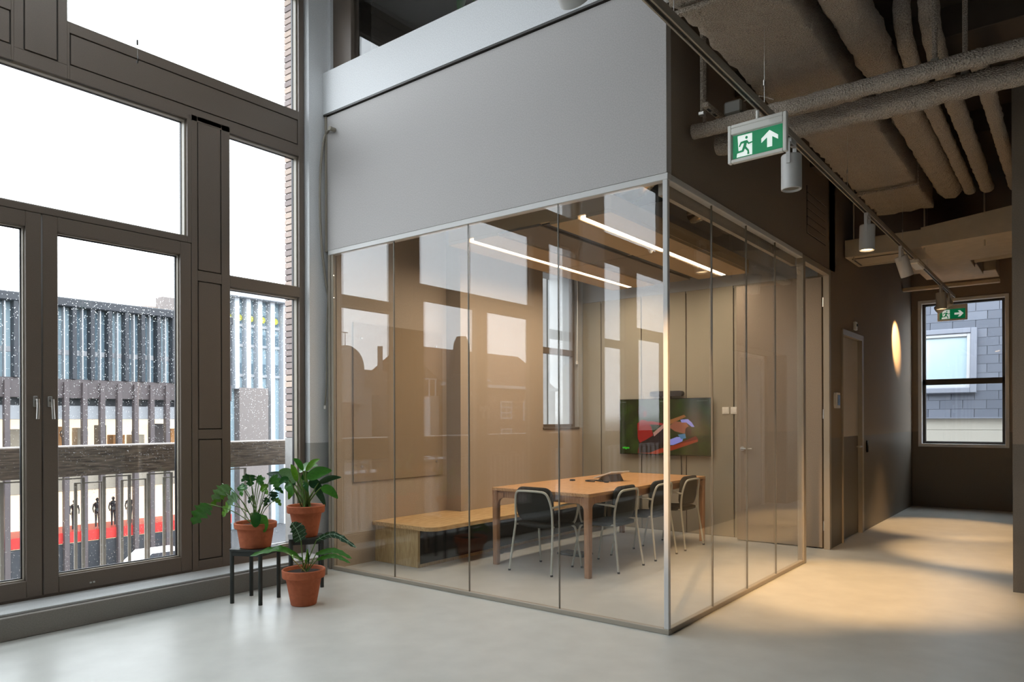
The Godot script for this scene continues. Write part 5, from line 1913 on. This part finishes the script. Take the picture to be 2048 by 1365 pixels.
	box(st, Vector3(X - 0.1, a.y + 0.95, a.z) - o, Vector3(X - 0.05, a.y + 1.02, b.z - 0.1) - o)
	part(t, "terrace_rail", st, M.facade_white)
	st = begin()
	tube(st, [Vector3(X - 3, a.y + 1.4, lerpf(a.z, b.z, 0.33)) - o, Vector3(X - 3, a.y + 3.0, lerpf(a.z, b.z, 0.33)) - o], 0.16, 10)
	part(t, "flue", st, M.facade_stone)
	for y in [0.2, -0.9]:
		st = begin()
		box(st, Vector3(X - 0.1, y, a.z - 0.5) - o, Vector3(X + 0.5, y + 0.12, b.z) - o)
		part(t, "ledge", st, M.facade_white)
	# ornate house
	a = mirrored_on_x(664, 750, X)
	b = mirrored_on_x(708, 750, X)
	t = thing("ornate_house", "ornate stone house with a round-headed dormer and roof railing", "house", Vector3(X, -7.2, (a.z + b.z) / 2))
	o = t.position
	st = begin()
	box(st, Vector3(X - 6, -7.2, a.z - 6) - o, Vector3(X, a.y - 0.6, b.z + 1.2) - o)
	part(t, "wall", st, M.facade_stone)
	st = begin()
	var dome := PackedVector2Array()
	for k in 13: dome.append(Vector2(1.15 * cos(PI * k / 12.0), 0.9 + 1.15 * sin(PI * k / 12.0)))
	dome.append(Vector2(-1.15, -1.0)); dome.append(Vector2(1.15, -1.0))
	prism(st, dome, Vector3(X - 0.5, a.y - 0.5, (a.z + b.z) / 2) - o, Vector3.BACK, Vector3.UP, Vector3(0.8, 0, 0))
	part(t, "dormer", st, M.facade_stone)
	st = begin()
	box(st, Vector3(X + 0.30, a.y - 3.2, lerpf(a.z, b.z, 0.2)) - o, Vector3(X + 0.36, a.y - 1.4, lerpf(a.z, b.z, 0.8)) - o)
	part(t, "brick_field", st, M.house_brick)
	st = begin()
	for k in 7: box(st, Vector3(X - 1.6, a.y + 1.6, a.z - 0.6 + 0.45 * k) - o, Vector3(X - 1.56, a.y + 2.5, a.z - 0.57 + 0.45 * k) - o)
	box(st, Vector3(X - 1.6, a.y + 2.46, a.z - 0.7) - o, Vector3(X - 1.56, a.y + 2.5, a.z + 2.3) - o)
	part(t, "roof_railing", st, M.facade_dark)
	st = begin()
	box(st, Vector3(X - 4, a.y - 0.6, a.z - 1.2) - o, Vector3(X - 1.0, a.y + 1.6, b.z + 0.1) - o, 0.1)
	part(t, "mansard", st, M.roof_brown)
	for y in [-0.2, -1.4]:
		st = begin()
		box(st, Vector3(X - 0.1, y, a.z - 6) - o, Vector3(X + 0.4, y + 0.15, b.z + 1.2) - o)
		part(t, "ledge", st, M.facade_white)
	# white tower and spire seen through the meeting room window
	var c := on_x(1101, 800, -60.0)
	t = thing("church_tower", "pale slender church spire beyond the meeting room window", "tower", Vector3(c.x, -7.2, c.z))
	var k := 0.051 * c.length() / 73.0
	st = begin()
	var W := 1.3
	var y0 := on_x(1101, 760, -60.0).y + 7.2
	var y1 := on_x(1101, 712, -60.0).y + 7.2
	var y2 := on_x(1101, 590, -60.0).y + 7.2
	box(st, Vector3(-W * 1.6, 0, -W * 1.6), Vector3(W * 1.6, y0, W * 1.6), 0.05)
	part(t, "base", st, M.facade_stone)
	st = begin()
	box(st, Vector3(-W, y0, -W), Vector3(W, y1, W), 0.05)
	part(t, "belfry", st, M.facade_white)
	st = begin()
	lathe(st, [Vector2(W * 1.1, y1), Vector2(W * 0.55, lerpf(y1, y2, 0.25)), Vector2(0.0, y2)], 8, Vector3.ZERO, false)
	part(t, "spire", st, M.lead_grey)
	c = on_x(1106, 860, -40.0)
	t = thing("white_house", "white rendered house with grey windows below the church spire", "house", Vector3(c.x, -7.2, c.z))
	st = begin()
	var top := on_x(1106, 755, -40.0).y + 7.2
	box(st, Vector3(-5, 0, -4), Vector3(0, top, 6), 0.05)
	part(t, "wall", st, M.facade_white)
	for yy in [top - 2.6, top - 4.6]:
		for zz in [-2.5, -0.6, 1.3, 3.2]:
			st = begin()
			box(st, Vector3(-0.02, yy, zz), Vector3(0.05, yy + 1.5, zz + 0.9))
			part(t, "window", st, M.facade_glass)
func make_neighbour() -> void:
	# slated roof and siding seen through the corridor window
	var z := -16.0
	var t := thing("slate_house", "neighbouring house with a grey slate slope over white siding", "house", Vector3(-1.7, 0, z))
	var tilt := 0.16
	var up := Vector3(0, cos(tilt), -sin(tilt))
	var out := Vector3(0, sin(tilt), cos(tilt))
	var st := begin()
	prism(st, PackedVector2Array([Vector2(-2.2, 0), Vector2(2.6, 0), Vector2(2.6, 2.9), Vector2(-2.2, 2.9)]), Vector3(0, 1.40, -0.06), Vector3.RIGHT, up, out * 0.04)
	part(t, "battens", st, M.groove)
	st = begin()
	box(st, Vector3(-0.186, 0.0, -0.005), Vector3(0.186, 0.19, 0.008), 0.003)
	var sl := done(st)
	rng.seed = 9
	for r in 16:
		for c in 11:
			var x := -1.9 + c * 0.378 + (0.19 if r % 2 else 0.0)
			if x > 1.9: continue
			var b := Basis(Vector3.RIGHT, up.rotated(Vector3.RIGHT, -0.03), out.rotated(Vector3.RIGHT, -0.03)).rotated(out, rng.randf_range(-0.006, 0.006))
			share(t, "slate", sl, M["slate%d" % rng.randi_range(0, 3)], Transform3D(b, Vector3(x, 1.40, -0.02) + up * (0.172 * r) + out * 0.016))
	for k in 5:
		st = begin()
		box(st, Vector3(-2.2, 0.30 + 0.22 * k, 0.0), Vector3(2.6, 0.515 + 0.22 * k, 0.05 - 0.004 * k), 0.004)
		part(t, "siding_board", st, M.siding)
	st = begin()
	box(st, Vector3(-2.2, 0.0, -0.3), Vector3(2.6, 1.40, 0.0))
	part(t, "wall", st, M.siding)
	st = begin()
	prism(st, PackedVector2Array([Vector2(-2.2, 1.395), Vector2(2.6, 1.395), Vector2(2.6, 1.42), Vector2(-2.2, 1.42)]), Vector3(0, 0, 0.0), Vector3.RIGHT, Vector3.UP, Vector3(0, 0, 0.10))
	part(t, "flashing", st, M.lead_grey)
	# roof window: its corner shows
	var d := Node3D.new()
	d.name = "roof_window"
	t.add_child(d)
	d.transform = Transform3D(Basis(Vector3.RIGHT, up, out), Vector3(-0.55, 1.40, -0.02) + up * 1.1)
	st = begin()
	frame_z(st, 0.0, 0.11, -0.63, 0.63, -1.2, 0.76, 0.10, 0.01)
	part(d, "kerb", st, M.lead_grey)
	st = begin()
	frame_z(st, 0.02, 0.085, -0.53, 0.53, -1.1, 0.66, 0.06, 0.006)
	part(d, "sash", st, M.facade_white)
	st = begin()
	box(st, Vector3(-1.04, -0.47, 0.03), Vector3(0.6, 0.47, 0.045))
	part(d, "glass", st, M.facade_glass_pale)
func make_rain() -> void:
	var st := begin()
	st.set_smooth_group(0)
	lathe(st, [Vector2(1.0, 0.0), Vector2(0.8, 0.35), Vector2(0.45, 0.55), Vector2(0.0, 0.62)], 7)
	var mesh := done(st)
	mesh.surface_set_material(0, M.water)
	rng.seed = 77
	var areas := [[0.31, 2.73, -2.94, -2.06, -5.7445, 4000], [0.31, 2.73, -1.85, -1.2, -5.7445, 1800], [0.27, 2.53, -4.06, -3.39, -5.7625, 2400], [2.64, 3.84, -4.06, -3.39, -5.7625, 700]]
	var xf := []
	for q in areas:
		for i in q[5]:
			var y: float = lerpf(q[0], q[1], rng.randf())
			var z: float = lerpf(q[2], q[3], rng.randf())
			var s := rng.randf_range(0.001, 0.0026)
			xf.append(Transform3D(Basis(Vector3(0, s * rng.randf_range(1.0, 1.6), 0), Vector3(-s, 0, 0), Vector3(0, 0, s)), Vector3(q[4], y, z)))
	var mm := MultiMesh.new()
	mm.transform_format = MultiMesh.TRANSFORM_3D
	mm.mesh = mesh
	mm.instance_count = xf.size()
	for i in xf.size(): mm.set_instance_transform(i, xf[i])
	var o := MultiMeshInstance3D.new()
	o.name = "rain_drops"
	o.multimesh = mm
	o.set_meta("kind", "stuff")
	o.set_meta("label", "rain drops clinging to the outside of the window panes")
	o.set_meta("category", "rain drops")
	add_child(o)

func _ready() -> void:
	cam_basis = Basis(Vector3.UP, deg_to_rad(38.0)) * Basis(Vector3(0, 0, 1), deg_to_rad(-0.19))
	make_view()
	make_materials()
	make_structure()
	make_bench()
	make_table()
	make_chair("black chair at the head of the oak table, facing the felt wall", Vector3(-3.923, 0, -5.53), 0.0)
	var ch := get_node("armchair")
	copy_of(ch, "black chair on the long side of the oak table, next to the head chair", Vector3(-3.525, 0, -5.99), PI / 2)
	copy_of(ch, "black chair in the middle of the long side of the oak table", Vector3(-3.525, 0, -6.72), PI / 2)
	copy_of(ch, "black chair on the long side of the oak table, by the felt wall", Vector3(-3.53, 0, -7.415), PI / 2)
	make_table_things()
	make_screen()
	make_raft()
	make_track()
	var down := Vector3(0, -1, 0)
	track_lamp("unlit white cylinder spotlight behind the first exit sign", -4.53, down, false, 0, 30)
	track_lamp("lit white cylinder spotlight between the unlit one and the tilted one", -6.56, Vector3(-0.02, -1, 0.02).normalized(), true, 11.0, 27)
	track_lamp("tilted white cylinder spotlight beside the feed box", -8.02, Vector3(0.25, -1, -0.30).normalized(), true, 11.0, 23)
	track_lamp("lit cylinder spotlight just in front of the far exit sign", -10.68, Vector3(0.03, -1, 0.0).normalized(), true, 10.0, 23)
	track_lamp("cylinder spotlight behind the far exit sign, aimed at the corridor wall", -11.45, Vector3(-0.75, -0.48, -0.35).normalized(), true, 9.0, 24)
	track_lamp("cylinder spotlight above the hall floor before the meeting room", -2.0, Vector3(-0.13, -0.55, -0.83).normalized(), true, 16.0, 17)
	exit_sign("green exit sign with an upward arrow by the meeting room corner", Vector3(-1.385, 2.945, -3.98), 0.33, 0.215, -0.04, true)
	exit_sign("green exit sign with a sideways arrow in front of the corridor window", Vector3(-1.37, 2.875, -11.75), 0.36, 0.22, 0.0, false)
	make_services()
	make_small_hall()
	make_plants()
	make_balustrade()
	make_brick_pier()
	make_street()
	make_far_roofs()
	make_neighbour()
	make_rain()
